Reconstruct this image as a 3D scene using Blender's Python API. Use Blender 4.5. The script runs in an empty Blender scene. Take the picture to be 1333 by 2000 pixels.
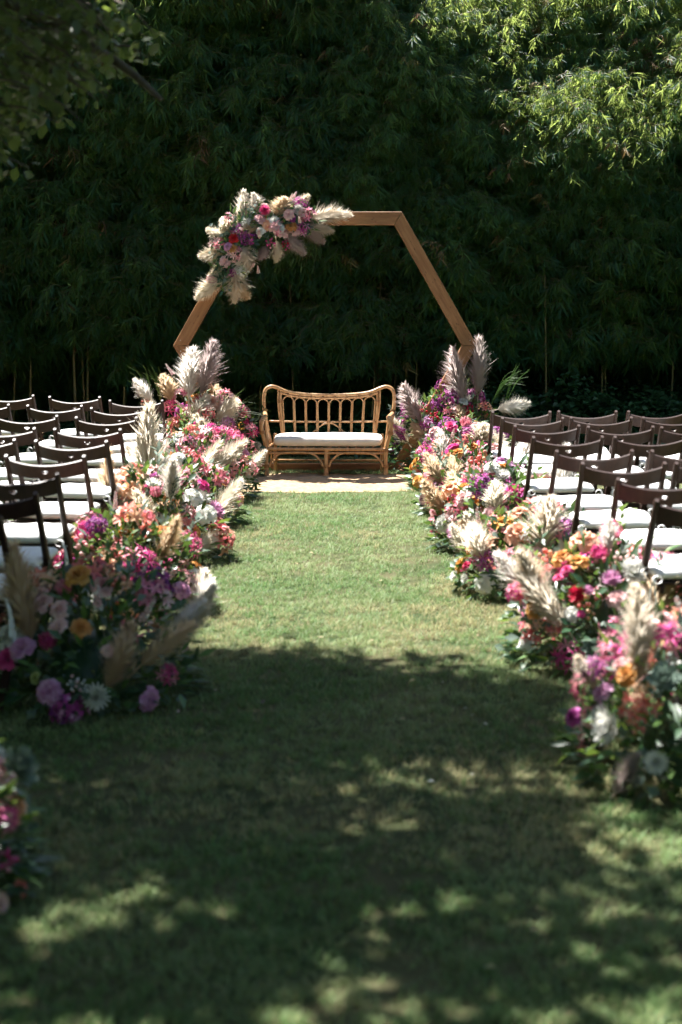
import bpy, math, random
import numpy as np
from mathutils import Vector, Matrix, Euler, noise

R = math.radians
random.seed(11)
rng = np.random.default_rng(11)
scene = bpy.context.scene

# ------------------------------------------------------------------ camera
FPX, CX, CY, CAMZ = 3056.0, 666.5, 1000.0, 1.68
PITCH = math.atan((1000 - 570) / FPX)
cam_d = bpy.data.cameras.new('camera')
cam = bpy.data.objects.new('camera', cam_d)
scene.collection.objects.link(cam)
cam.location = (0, 0, CAMZ)
cam.rotation_euler = (math.pi / 2 - PITCH, 0, 0)
cam_d.sensor_fit = 'VERTICAL'
cam_d.sensor_height = 36.0
cam_d.lens = 36.0 * FPX / 2000.0
cam_d.clip_start, cam_d.clip_end = 0.1, 2000
cam_d.dof.use_dof = True
cam_d.dof.focus_distance = 14.3
cam_d.dof.aperture_fstop = 2.4
scene.camera = cam

# ------------------------------------------------------------------ sky, sun, exposure
SUN_EL, SUN_AZ = R(62), math.atan2(-0.62, 0.78)          # azimuth measured from +Y towards +X
SUN = Vector((math.sin(SUN_AZ) * math.cos(SUN_EL), math.cos(SUN_AZ) * math.cos(SUN_EL), math.sin(SUN_EL)))
world = bpy.data.worlds.new('World')
scene.world = world
world.use_nodes = True
wn = world.node_tree
bg = wn.nodes['Background']
sky = wn.nodes.new('ShaderNodeTexSky')
sky.sky_type = 'NISHITA'
sky.sun_disc = False
sky.sun_elevation = SUN_EL
sky.sun_rotation = SUN_AZ % (2 * math.pi)
wn.links.new(sky.outputs[0], bg.inputs[0])
bg.inputs[1].default_value = 0.05
sun_d = bpy.data.lights.new('sun', 'SUN')
sun_d.energy = 5.0
sun_d.angle = R(0.53)
sun_d.color = (1.0, 0.965, 0.92)
sun = bpy.data.objects.new('sun', sun_d)
scene.collection.objects.link(sun)
sun.rotation_euler = SUN.to_track_quat('Z', 'Y').to_euler()
vs = scene.view_settings
vs.view_transform = 'Standard'
vs.look = 'None'
vs.exposure = 2.1
vs.gamma = 1.0
vs.use_curve_mapping = False
scene.cycles.use_denoising = True
scene.cycles.use_adaptive_sampling = True
scene.cycles.adaptive_threshold = 0.02
scene.cycles.max_bounces = 6
scene.cycles.diffuse_bounces = 4
scene.cycles.glossy_bounces = 2
scene.cycles.transmission_bounces = 3
scene.cycles.transparent_max_bounces = 4

# ------------------------------------------------------------------ helpers
COL = scene.collection


def at(px, py, Y):
    """Point of the place at depth Y (metres in front of the camera) seen at pixel (px, py) of the photograph."""
    c, s = math.cos(PITCH), math.sin(PITCH)
    a, b = (px - CX) / FPX, (CY - py) / FPX
    d = Vector((a, c + b * s, -s + b * c))
    return Vector((0, 0, CAMZ)) + d * (Y / d.y)


def ray(px, py):
    return (at(px, py, 1.0) - Vector((0, 0, CAMZ))).normalized()


def onb(z, hint=Vector((0, 0, 1))):
    z = Vector(z).normalized()
    if abs(z.dot(hint)) > 0.985:
        hint = Vector((0, 1, 0.1))
    x = hint.cross(z).normalized()
    y = z.cross(x)
    return Matrix((x, y, z)).transposed()


class MB:
    """Collects shapes; build() links them as ONE mesh object."""

    def __init__(self):
        self.v, self.f, self.m = [], [], []

    def add(self, vs_, fs, mat=0, M=None):
        o = len(self.v)
        if M is not None:
            vs_ = [M @ Vector(p) for p in vs_]
        self.v.extend([tuple(p) for p in vs_])
        self.f.extend([tuple(i + o for i in f) for f in fs])
        self.m.extend([mat] * len(fs))

    def box(self, c, s, mat=0, M=None, ch=0.0):
        x, y, z = (k / 2 for k in s)
        if ch <= 0:
            P = [(i * x, j * y, k * z) for k in (-1, 1) for j in (-1, 1) for i in (-1, 1)]
            F = [(0, 2, 3, 1), (4, 5, 7, 6), (0, 1, 5, 4), (2, 6, 7, 3), (0, 4, 6, 2), (1, 3, 7, 5)]
        else:
            P, F = [], []
            for k in (-1, 1):
                for (ii, jj) in ((-1, -1), (1, -1), (1, 1), (-1, 1)):
                    P += [(ii * (x - ch), jj * (y - ch), k * z)]
            for k in (-1, 1):
                for (ii, jj) in ((-1, -1), (1, -1), (1, 1), (-1, 1)):
                    P += [(ii * x, jj * (y - ch), k * (z - ch)), (ii * (x - ch), jj * y, k * (z - ch))]
            # hull of the chamfered box
            import bmesh
            bm = bmesh.new()
            for p in P:
                bm.verts.new(p)
            bmesh.ops.convex_hull(bm, input=bm.verts)
            bm.verts.ensure_lookup_table()
            P = [tuple(v.co) for v in bm.verts]
            F = [tuple(v.index for v in f.verts) for f in bm.faces]
            bm.free()
        P = [Vector(p) for p in P]
        if M is not None:
            P = [M @ p for p in P]
        c = Vector(c)
        self.add([p + c for p in P], F, mat)

    def tube(self, pts, rad, n=8, mat=0, cap=True):
        pts = [Vector(p) for p in pts]
        if not hasattr(rad, '__len__'):
            rad = [rad] * len(pts)
        o = len(self.v)
        t0 = (pts[1] - pts[0]).normalized()
        B = onb(t0)
        x = B.col[0].copy()
        for i, p in enumerate(pts):
            if i == 0:
                t = t0
            elif i == len(pts) - 1:
                t = (pts[i] - pts[i - 1]).normalized()
            else:
                t = ((pts[i + 1] - pts[i]).normalized() + (pts[i] - pts[i - 1]).normalized()).normalized()
            x = (x - t * x.dot(t)).normalized()
            y = t.cross(x)
            for k in range(n):
                a = 2 * math.pi * k / n
                self.v.append(tuple(p + (x * math.cos(a) + y * math.sin(a)) * rad[i]))
        for i in range(len(pts) - 1):
            for k in range(n):
                a, b = o + i * n + k, o + i * n + (k + 1) % n
                self.f.append((a, b, b + n, a + n))
                self.m.append(mat)
        if cap:
            self.f.append(tuple(o + k for k in reversed(range(n))))
            self.f.append(tuple(o + (len(pts) - 1) * n + k for k in range(n)))
            self.m += [mat, mat]

    def leaf(self, b, d, nrm, L, W, bend=0.15, fold=0.12, mat=0, wide=0.42):
        """A folded, drooping leaf of four triangles."""
        d = Vector(d).normalized()
        s = d.cross(Vector(nrm))
        if s.length < 1e-4:
            s = d.orthogonal()
        s.normalize()
        u = s.cross(d)
        b = Vector(b)
        c = b + d * L * wide - u * (L * bend * 0.25)
        t = b + d * L * (1 - bend * 0.3) - u * (L * bend)
        l = c + s * (W / 2) + u * (W * fold)
        r = c - s * (W / 2) + u * (W * fold)
        self.add([b, l, c, r, t], [(0, 2, 1), (0, 3, 2), (1, 2, 4), (2, 3, 4)], mat)

    def petal(self, az, r0, z0, tilt, L, W, cup=0.3, curl=0.2, mat=0, rows=3, tipw=0.75):
        """A curved petal patch; tilt 0 = upright, 90 deg = lying flat."""
        ca, sa = math.cos(az), math.sin(az)
        V_, F_ = [], []
        for i in range(rows + 1):
            t = i / rows
            w = W * (0.35 + 0.65 * math.sin(min(t * 1.25, 1.0) * math.pi / 2)) * (1 if t < .8 else tipw)
            tl = tilt + curl * t * t
            rr = r0 + L * t * math.sin(tl)
            zz = z0 + L * t * math.cos(tl)
            for s in (-1, 0, 1):
                k = abs(s) * cup * W
                rs = rr - k * math.cos(tl)
                zs = zz + k * math.sin(tl) - (0.04 * L if (s and i == rows) else 0)
                V_.append((rs * ca - s * w / 2 * sa, rs * sa + s * w / 2 * ca, zs))
        for i in range(rows):
            for j in range(2):
                a = i * 3 + j
                F_.append((a, a + 1, a + 4, a + 3))
        self.add(V_, F_, mat)

    def blob(self, c, r, mat=0, seg=6, rings=4, sz=1.0):
        V_, F_ = [(c[0], c[1], c[2] + r * sz)], []
        for i in range(1, rings):
            p = math.pi * i / rings
            for k in range(seg):
                a = 2 * math.pi * k / seg
                V_.append((c[0] + r * math.sin(p) * math.cos(a), c[1] + r * math.sin(p) * math.sin(a), c[2] + r * sz * math.cos(p)))
        V_.append((c[0], c[1], c[2] - r * sz))
        for k in range(seg):
            F_.append((0, 1 + k, 1 + (k + 1) % seg))
        for i in range(rings - 2):
            for k in range(seg):
                a, b = 1 + i * seg + k, 1 + i * seg + (k + 1) % seg
                F_.append((a, a + seg, b + seg, b))
        o = 1 + (rings - 2) * seg
        for k in range(seg):
            F_.append((o + (k + 1) % seg, o + k, len(V_) - 1))
        self.add(V_, F_, mat)

    def mesh(self, name, mats, smooth=True):
        me = bpy.data.meshes.new(name)
        me.from_pydata(self.v, [], self.f)
        for m_ in (mats if isinstance(mats, (list, tuple)) else [mats]):
            me.materials.append(m_)
        me.polygons.foreach_set('material_index', self.m)
        me.polygons.foreach_set('use_smooth', [smooth] * len(self.f))
        me.update()
        return me

    def build(self, name, mats, parent=None, smooth=True):
        return put(name, self.mesh(name, mats, smooth), parent)


def put(name, me, parent=None, M=None):
    o = bpy.data.objects.new(name, me)
    COL.objects.link(o)
    if parent is not None:
        o.parent = parent
    if M is not None:
        o.matrix_basis = M
    return o


def tag(o, label=None, cat=None, group=None, kind=None):
    for k, v in (('label', label), ('category', cat), ('group', group), ('kind', kind)):
        if v:
            o[k] = v
    return o


def empty(name, loc, rz=0.0):
    o = bpy.data.objects.new(name, None)
    o.empty_display_size = 0.1
    COL.objects.link(o)
    o.location = loc
    o.rotation_euler = (0, 0, rz)
    return o


def smooth_path(P, n=6):
    """Catmull-Rom through the points."""
    P = [Vector(p) for p in P]
    out = []
    for i in range(len(P) - 1):
        p0, p1, p2, p3 = P[max(i - 1, 0)], P[i], P[i + 1], P[min(i + 2, len(P) - 1)]
        for k in range(n):
            t = k / n
            out.append(0.5 * ((2 * p1) + (p2 - p0) * t + (2 * p0 - 5 * p1 + 4 * p2 - p3) * t * t + (3 * p1 - p0 - 3 * p2 + p3) * t ** 3))
    out.append(P[-1])
    return out


# ------------------------------------------------------------------ materials
def newmat(name):
    m = bpy.data.materials.new(name)
    m.use_nodes = True
    nt = m.node_tree
    return m, nt, nt.nodes['Principled BSDF'], nt.nodes['Material Output']


def plant(name, col, rough=0.5, trans=0.3, tcol=None, var=0.25, hue=0.03, spec=0.4, scale=9.0, alt=None, obj=True):
    """Leaf or petal: per-object and noise variation, part of the light passes through."""
    m, nt, p, out = newmat(name)
    N, L = nt.nodes.new, nt.links.new
    geo = N('ShaderNodeNewGeometry')
    nz = N('ShaderNodeTexNoise')
    nz.inputs['Scale'].default_value = scale
    nz.inputs['Detail'].default_value = 2
    L(geo.outputs['Position'], nz.inputs['Vector'])
    oi = N('ShaderNodeObjectInfo')
    hsv = N('ShaderNodeHueSaturation')
    base = N('ShaderNodeMix')
    base.data_type = 'RGBA'
    base.inputs[6].default_value = (*col, 1)
    base.inputs[7].default_value = (*(alt or col), 1)
    cr = N('ShaderNodeMapRange')
    cr.inputs[1].default_value, cr.inputs[2].default_value = 0.4, 0.62
    L(nz.outputs['Fac'], cr.inputs[0])
    L(cr.outputs[0], base.inputs[0])
    L(base.outputs[2], hsv.inputs['Color'])
    mr = N('ShaderNodeMapRange')
    mr.inputs[3].default_value, mr.inputs[4].default_value = 1 - var, 1 + var
    add = N('ShaderNodeMath')
    add.operation = 'ADD'
    L(oi.outputs['Random'], add.inputs[0])
    L(nz.outputs['Fac'], add.inputs[1])
    hf = N('ShaderNodeMath')
    hf.operation = 'MULTIPLY'
    hf.inputs[1].default_value = 0.5
    L(add.outputs[0], hf.inputs[0])
    L(hf.outputs[0], mr.inputs[0])
    L(mr.outputs[0], hsv.inputs['Value'])
    mh = N('ShaderNodeMapRange')
    mh.inputs[3].default_value, mh.inputs[4].default_value = 0.5 - hue, 0.5 + hue
    L(oi.outputs['Random'], mh.inputs[0])
    L(mh.outputs[0], hsv.inputs['Hue'])
    L(hsv.outputs[0], p.inputs['Base Color'])
    p.inputs['Roughness'].default_value = rough
    p.inputs['Specular IOR Level'].default_value = spec
    if trans > 0:
        tr = N('ShaderNodeBsdfTranslucent')
        mx = N('ShaderNodeMixShader')
        mx.inputs[0].default_value = trans
        if tcol:
            tr.inputs[0].default_value = (*tcol, 1)
        else:
            L(hsv.outputs[0], tr.inputs[0])
        L(p.outputs[0], mx.inputs[1])
        L(tr.outputs[0], mx.inputs[2])
        L(mx.outputs[0], out.inputs[0])
    return m


def surf(name, col, alt, rough=0.6, scale=20.0, stretch=(1, 1, 1), bump=0.0, detail=5, spec=0.4, coord='Object', lo=0.35, hi=0.65):
    m, nt, p, out = newmat(name)
    N, L = nt.nodes.new, nt.links.new
    tc = N('ShaderNodeTexCoord')
    mp = N('ShaderNodeMapping')
    mp.inputs['Scale'].default_value = stretch
    L(tc.outputs[coord], mp.inputs[0])
    nz = N('ShaderNodeTexNoise')
    nz.inputs['Scale'].default_value = scale
    nz.inputs['Detail'].default_value = detail
    L(mp.outputs[0], nz.inputs['Vector'])
    cr = N('ShaderNodeValToRGB')
    cr.color_ramp.elements[0].position, cr.color_ramp.elements[1].position = lo, hi
    cr.color_ramp.elements[0].color = (*col, 1)
    cr.color_ramp.elements[1].color = (*alt, 1)
    L(nz.outputs['Fac'], cr.inputs[0])
    L(cr.outputs[0], p.inputs['Base Color'])
    p.inputs['Roughness'].default_value = rough
    p.inputs['Specular IOR Level'].default_value = spec
    if bump:
        b = N('ShaderNodeBump')
        b.inputs['Strength'].default_value = bump
        b.inputs['Distance'].default_value = 0.01
        L(nz.outputs['Fac'], b.inputs['Height'])
        L(b.outputs[0], p.inputs['Normal'])
    return m


M = {}
M['lawn'] = surf('lawn_soil', (0.028, 0.045, 0.016), (0.075, 0.07, 0.035), 0.95, 2.2, detail=8, bump=0.6, spec=0.1)
M['grass'] = plant('grass', (0.142, 0.238, 0.078), 0.55, 0.35, None, 0.4, 0.02, 0.3, 1.3, alt=(0.225, 0.285, 0.122))
M['grass_dry'] = plant('grass_dry', (0.36, 0.33, 0.17), 0.7, 0.2, None, 0.3, 0.02, 0.2, 2)
M['sand'] = surf('sand', (0.30, 0.20, 0.118), (0.41, 0.29, 0.178), 0.95, 26, detail=9, bump=1.0, spec=0.1)
M['bamboo_leaf'] = plant('bamboo_leaf', (0.010, 0.062, 0.042), 0.5, 0.58, (0.48, 0.60, 0.15), 0.45, 0.03, 0.2, 1.4, alt=(0.018, 0.078, 0.038))
M['bamboo_dry'] = plant('bamboo_dry', (0.17, 0.115, 0.045), 0.6, 0.3, None, 0.3, 0.03, 0.2, 3)
M['culm'] = surf('culm', (0.16, 0.13, 0.05), (0.26, 0.19, 0.09), 0.4, 6, (1, 1, 0.3))
M['ivy'] = plant('ivy', (0.030, 0.085, 0.028), 0.4, 0.2, None, 0.35, 0.02, 0.5, 3)
M['tree_leaf'] = plant('tree_leaf', (0.07, 0.095, 0.05), 0.45, 0.35, (0.20, 0.27, 0.05), 0.3, 0.02, 0.4, 4)
M['bark'] = surf('bark', (0.07, 0.055, 0.04), (0.17, 0.14, 0.11), 0.9, 14, (1, 1, 0.25), bump=1.0)
M['arch_wood'] = surf('arch_wood', (0.23, 0.105, 0.042), (0.34, 0.17, 0.072), 0.55, 7, (0.6, 7, 7), bump=0.25)
_nt = M['arch_wood'].node_tree
_vo = _nt.nodes.new('ShaderNodeTexVoronoi')
_mp = _nt.nodes.new('ShaderNodeMapping')
_mp.inputs['Scale'].default_value = (2.6, 9, 9)
_tc = _nt.nodes.new('ShaderNodeTexCoord')
_nt.links.new(_tc.outputs['Object'], _mp.inputs[0])
_nt.links.new(_mp.outputs[0], _vo.inputs['Vector'])
_kr = _nt.nodes.new('ShaderNodeMapRange')
_kr.inputs[1].default_value, _kr.inputs[2].default_value = 0.08, 0.22
_nt.links.new(_vo.outputs['Distance'], _kr.inputs[0])
_mx = _nt.nodes.new('ShaderNodeMix')
_mx.data_type = 'RGBA'
_mx.inputs[6].default_value = (0.10, 0.042, 0.018, 1)
_pb = _nt.nodes['Principled BSDF']
_nt.links.new(_pb.inputs['Base Color'].links[0].from_socket, _mx.inputs[7])
_nt.links.new(_kr.outputs[0], _mx.inputs[0])
_nt.links.new(_mx.outputs[2], _pb.inputs['Base Color'])
M['chair_wood'] = surf('chair_wood', (0.022, 0.0105, 0.0075), (0.038, 0.018, 0.012), 0.5, 8, (4, 4, 0.7), bump=0.05, spec=0.28)
M['linen'] = surf('white_linen', (0.78, 0.78, 0.77), (0.84, 0.84, 0.83), 0.9, 9, bump=0.35, spec=0.1)
M['ribbon'] = surf('ribbon', (0.75, 0.76, 0.76), (0.82, 0.82, 0.82), 0.7, 20)
M['cream'] = surf('cream_linen', (0.74, 0.69, 0.62), (0.80, 0.76, 0.70), 0.9, 14, bump=0.3, spec=0.1)
M['rattan'] = surf('rattan', (0.40, 0.205, 0.085), (0.58, 0.35, 0.17), 0.38, 12, (3, 3, 1), bump=0.15, spec=0.5)
M['rattan_wrap'] = surf('rattan_wrap', (0.26, 0.125, 0.05), (0.40, 0.21, 0.09), 0.45, 60, bump=0.4)
M['metal'] = surf('metal', (0.45, 0.45, 0.45), (0.6, 0.6, 0.6), 0.3, 20)
# arrangement greens
M['leaf_dark'] = plant('leaf_dark', (0.024, 0.068, 0.026), 0.36, 0.22, (0.13, 0.22, 0.04), 0.35, 0.02, 0.5, 14)
M['leaf_mid'] = plant('leaf_mid', (0.085, 0.16, 0.040), 0.42, 0.3, (0.2, 0.30, 0.05), 0.3, 0.02, 0.45, 14)
M['leaf_grey'] = plant('leaf_grey', (0.16, 0.22, 0.175), 0.6, 0.2, None, 0.25, 0.02, 0.3, 14)
M['stem'] = plant('stem', (0.09, 0.13, 0.04), 0.5, 0.0, None, 0.25, 0.02)
# petals
PET = {
    'mustard': ((0.62, 0.30, 0.070), (0.72, 0.40, 0.13)),
    'white': ((0.78, 0.77, 0.70), (0.82, 0.82, 0.78)),
    'blush': ((0.74, 0.44, 0.44), (0.80, 0.58, 0.55)),
    'lilac': ((0.58, 0.25, 0.46), (0.72, 0.42, 0.60)),
    'hot': ((0.62, 0.050, 0.22), (0.72, 0.12, 0.34)),
    'red': ((0.50, 0.012, 0.045), (0.58, 0.03, 0.07)),
    'coral': ((0.76, 0.16, 0.16), (0.82, 0.34, 0.30)),
    'pink': ((0.74, 0.20, 0.30), (0.80, 0.40, 0.44)),
    'magenta': ((0.36, 0.045, 0.24), (0.50, 0.10, 0.36)),
    'purple': ((0.20, 0.030, 0.17), (0.34, 0.08, 0.30)),
    'rust': ((0.50, 0.13, 0.06), (0.62, 0.22, 0.11)),
    'dusk': ((0.38, 0.40, 0.36), (0.50, 0.54, 0.50)),
    'peach': ((0.80, 0.42, 0.26), (0.84, 0.58, 0.42)),
    'green': ((0.32, 0.38, 0.12), (0.42, 0.46, 0.2)),
}
for k, (a, b) in PET.items():
    M['petal_' + k] = plant('petal_' + k, a, 0.55, 0.3, None, 0.14, 0.012, 0.25, 40, alt=b)
M['plume_cream'] = plant('plume_cream', (0.86, 0.79, 0.67), 0.85, 0.72, None, 0.12, 0.008, 0.1, 5, alt=(0.80, 0.70, 0.55))
M['plume_white'] = plant('plume_white', (0.90, 0.87, 0.81), 0.85, 0.72, None, 0.08, 0.005, 0.1, 5, alt=(0.86, 0.80, 0.72))
M['plume_tan'] = plant('plume_tan', (0.80, 0.64, 0.45), 0.85, 0.72, None, 0.15, 0.01, 0.1, 5, alt=(0.70, 0.54, 0.37))
M['plume_mauve'] = plant('plume_mauve', (0.66, 0.56, 0.53), 0.85, 0.72, None, 0.12, 0.01, 0.1, 5, alt=(0.58, 0.49, 0.45))


# ------------------------------------------------------------------ scatter (for uncountable growth)
def scatter(name, pts, rot, scl, variants, label, cat=None, pick=None):
    me = bpy.data.meshes.new(name)
    me.from_pydata([tuple(p) for p in pts], [], [])
    a = me.attributes.new('rot', 'FLOAT_VECTOR', 'POINT')
    a.data.foreach_set('vector', np.asarray(rot, dtype=np.float32).ravel())
    a = me.attributes.new('scl', 'FLOAT', 'POINT')
    a.data.foreach_set('value', np.asarray(scl, dtype=np.float32))
    a = me.attributes.new('pick', 'INT', 'POINT')
    a.data.foreach_set('value', (rng.integers(0, len(variants), len(pts)) if pick is None else np.asarray(pick)).astype(np.int32))
    o = put(name, me)
    ng = bpy.data.node_groups.new(name, 'GeometryNodeTree')
    ng.interface.new_socket('Geometry', in_out='INPUT', socket_type='NodeSocketGeometry')
    ng.interface.new_socket('Geometry', in_out='OUTPUT', socket_type='NodeSocketGeometry')
    N, L = ng.nodes.new, ng.links.new
    gi, go = N('NodeGroupInput'), N('NodeGroupOutput')
    iop, jn = N('GeometryNodeInstanceOnPoints'), N('GeometryNodeJoinGeometry')
    for vme in reversed(variants):
        vo = bpy.data.objects.new(vme.name, vme)
        oi = N('GeometryNodeObjectInfo')
        oi.inputs['Object'].default_value = vo
        oi.inputs['As Instance'].default_value = True
        L(oi.outputs['Geometry'], jn.inputs[0])
    L(jn.outputs[0], iop.inputs['Instance'])
    L(gi.outputs[0], iop.inputs['Points'])
    iop.inputs['Pick Instance'].default_value = True
    for nm, dt, sock in (('pick', 'INT', 'Instance Index'), ('scl', 'FLOAT', 'Scale'), ('rot', 'FLOAT_VECTOR', 'Rotation')):
        na = N('GeometryNodeInputNamedAttribute')
        na.data_type = dt
        na.inputs['Name'].default_value = nm
        outp = [s for s in na.outputs if s.enabled and s.name == 'Attribute'][0]
        if nm == 'rot':
            er = N('FunctionNodeEulerToRotation')
            L(outp, er.inputs[0])
            L(er.outputs[0], iop.inputs[sock])
        else:
            L(outp, iop.inputs[sock])
    L(iop.outputs[0], go.inputs[0])
    md = o.modifiers.new('scatter', 'NODES')
    md.node_group = ng
    tag(o, label, cat, kind='stuff')
    return o


# ================================================================== GROUND
g = MB()
g.add([(-300, -60, 0), (300, -60, 0), (300, 500, 0), (-300, 500, 0)], [(0, 1, 2, 3)])
lawn = g.build('lawn', M['lawn'], smooth=False)
tag(lawn, 'green lawn of the garden with dappled tree shade', None, kind='structure')

# sand strip in front of the settee: a low uneven bed
SX0, SX1, SY0, SY1 = -3.2, 0.98, 13.12, 14.42


def sand_edge(x, far):
    n = noise.noise(Vector((x * 2.1, 3.7 if far else 9.1, 0))) * 0.11 + noise.noise(Vector((x * 9, 1.7 if far else 5.1, 0))) * 0.06
    return (SY1 if far else SY0) + n + (0.10 * max(0, x - 0.1) if not far else 0)


sb = MB()
nx, ny = 120, 34
for j in range(ny + 1):
    for i in range(nx + 1):
        x = SX0 + (SX1 - SX0) * i / nx
        t = j / ny
        y = sand_edge(x, False) * (1 - t) + sand_edge(x, True) * t
        e = min(1, 6 * t, 6 * (1 - t), 8 * i / nx, 8 * (nx - i) / nx)
        z = 0.004 + 0.030 * e * (0.8 + 0.9 * noise.noise(Vector((x * 5, y * 6, 0))) + 0.3 * noise.noise(Vector((x * 19, y * 21, 4))))
        sb.v.append((x, y, max(z, 0.004)))
for j in range(ny):
    for i in range(nx):
        a = j * (nx + 1) + i
        sb.f.append((a, a + 1, a + nx + 2, a + nx + 1))
        sb.m.append(0)
tag(sb.build('sand_path', M['sand']), 'strip of pale sand across the lawn in front of the settee', None, kind='structure')


# grass tufts
def tuft(seed, dry):
    r = random.Random(seed)
    mb = MB()
    for i in range(16):
        a, d = r.uniform(0, 6.283), r.uniform(0, 0.035)
        b = Vector((d * math.cos(a), d * math.sin(a), -0.004))
        az, lean = r.uniform(0, 6.283), r.uniform(0.1, 1.0)
        dv = Vector((math.cos(az) * lean, math.sin(az) * lean, 1)).normalized()
        h, w = r.uniform(0.018, 0.042), r.uniform(0.0022, 0.0036)
        s = Vector((-math.sin(az), math.cos(az), 0)) * w / 2
        mid = b + dv * h * 0.55
        tip = b + dv * h + Vector((math.cos(az), math.sin(az), -0.35)) * h * 0.3
        mb.add([b - s, b + s, mid - s * .8, mid + s * .8, tip], [(0, 1, 3, 2), (2, 3, 4)], 1 if r.random() < dry else 0)
    return mb.mesh('grass_tuft', [M['grass'], M['grass_dry']])


tufts = [tuft(s, d) for s, d in ((1, .05), (2, .1), (3, .04), (4, .15), (5, .6), (6, .8))]
P = []
for (y0, y1, dens) in ((3.0, 5.5, 950), (5.5, 9, 800), (9, 13, 650), (13, 17.5, 480)):
    hw0 = 0.235 * y1 + 1.0
    n = int((y1 - y0) * 2 * hw0 * dens)
    q = np.stack([rng.uniform(-hw0, hw0, n), rng.uniform(y0, y1, n)], 1)
    q = q[np.abs(q[:, 0]) < 0.235 * q[:, 1] + 0.8]
    P.append(q)
P = np.concatenate(P)
keep = []
for x, y in P:
    if SX0 < x < SX1 and sand_edge(x, False) + 0.03 < y < sand_edge(x, True) - 0.03 and random.random() > 0.004:
        continue
    nz_ = noise.noise(Vector((x * 0.9, y * 0.9, 0.3))) + 0.5 * noise.noise(Vector((x * 3, y * 3, 5)))
    if nz_ < -0.33 and random.random() < 0.55:
        continue
    keep.append((x, y, 0.0))
keep = np.array(keep)
rot = np.stack([rng.uniform(-.15, .15, len(keep)), rng.uniform(-.15, .15, len(keep)), rng.uniform(0, 6.283, len(keep))], 1)
grass = scatter('grass', keep, rot, rng.uniform(0.7, 1.25, len(keep)), tufts, 'short mown grass covering the lawn along the aisle', 'grass',
                pick=[(random.choice((4, 5)) if noise.noise(Vector((x * .7, y * .7, 50))) + .6 * noise.noise(Vector((x * 2.3, y * 2.3, 51))) + random.uniform(-.25, .25) > .42 else random.randint(0, 3)) for x, y, _ in keep])


# fallen petals and dry leaves on the lawn
def litter(mat, L_, W_):
    mb = MB()
    mb.leaf((0, 0, .028), (1, 0, .1), (0, 0, 1), L_, W_, .15, .15)
    return mb.mesh('fallen_petal', [mat])


lp, lr = [], []
for i in range(60):
    v = random.uniform(3.6, 13)
    u = random.choice((-1, 1)) * abs(random.gauss(.55, .28)) if random.random() < .7 else random.uniform(-.8, .8)
    lp.append((u, v, random.uniform(0, .008)))
    lr.append((random.uniform(-.4, .4), random.uniform(-.4, .4), random.uniform(0, 6.28)))
scatter('fallen_petals', lp, lr, [random.uniform(.4, .9) for _ in lp], [litter(M['petal_white'], .03, .022), litter(M['petal_blush'], .028, .02), litter(M['plume_tan'], .04, .018), litter(M['bark'], .05, .025)],
        'scattered pale petals and dry leaves on the aisle grass', 'petals')


# ================================================================== BAMBOO HEDGE
def bamboo_spray(seed, leaf='bamboo_leaf'):
    r = random.Random(seed)
    mb = MB()
    nb = 2
    for b in range(nb):
        az = r.uniform(-1.3, 1.3)
        out = Vector((math.sin(az), -math.cos(az), 0))
        L = r.uniform(0.18, 0.30)
        P_ = []
        for i in range(6):
            t = i / 5
            P_.append(out * L * t * (1 - .15 * t) + Vector((0, 0, r.uniform(.05, .12) * t - 0.30 * t * t * L * 1.6 + b * 0.05 - .1)))
        mb.tube(P_, [0.0035, .003, .0025, .002, .0015, .001], 3, 1, cap=False)
        for i in range(1, 6):
            for k in range(r.choice((2, 3, 3))):
                sd = Vector((r.uniform(-1, 1), r.uniform(-1, 1), 0))
                d = (out * r.uniform(.1, 0.8) + sd * 0.75 + Vector((0, 0, r.uniform(-1.5, -0.2)))).normalized()
                p_ = P_[i] + Vector((r.uniform(-.02, .02),) * 3)
                mb.leaf(p_, d, Vector((r.uniform(-.5, .5), -0.6, r.uniform(.1, 1))), r.uniform(0.10, 0.18), r.uniform(0.013, 0.021), r.uniform(0, .35), .12, 0, .35)
    return mb.mesh('bamboo_spray', [M[leaf], M['culm']])


sprays = [bamboo_spray(s) for s in range(20, 26)] + [bamboo_spray(27, 'bamboo_dry')]


def hedge_top(x):
    t = min(1, max(0, (x + 0.6) / 1.9))
    t = t * t * (3 - 2 * t)
    return 6.6 * (1 - t) + 5.3 * t - 0.13 * max(0, x - 2.4) + 0.35 * noise.noise(Vector((x * 1.1, 0, 0))) + 0.15 * noise.noise(Vector((x * 4, 7, 0)))


def hedge_front(x, z):
    t = min(1, max(0, (x + 0.1) / 1.5))
    z0 = 5.3 * (1 - t) + 3.15 * t
    back = max(0, z - z0)
    n = (0.45 - .25 * t) * noise.noise(Vector((x * .8, z * .8, 2))) + 0.22 * noise.noise(Vector((x * 2.2, z * 2.0, 8)))
    return 16.9 + n + back * (0.80 - .2 * t)


def hedge_bottom(x):
    return 0.95 + 0.45 * noise.noise(Vector((x * 1.5, 40, 0))) + 0.2 * noise.noise(Vector((x * 5, 41, 0)))


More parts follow.
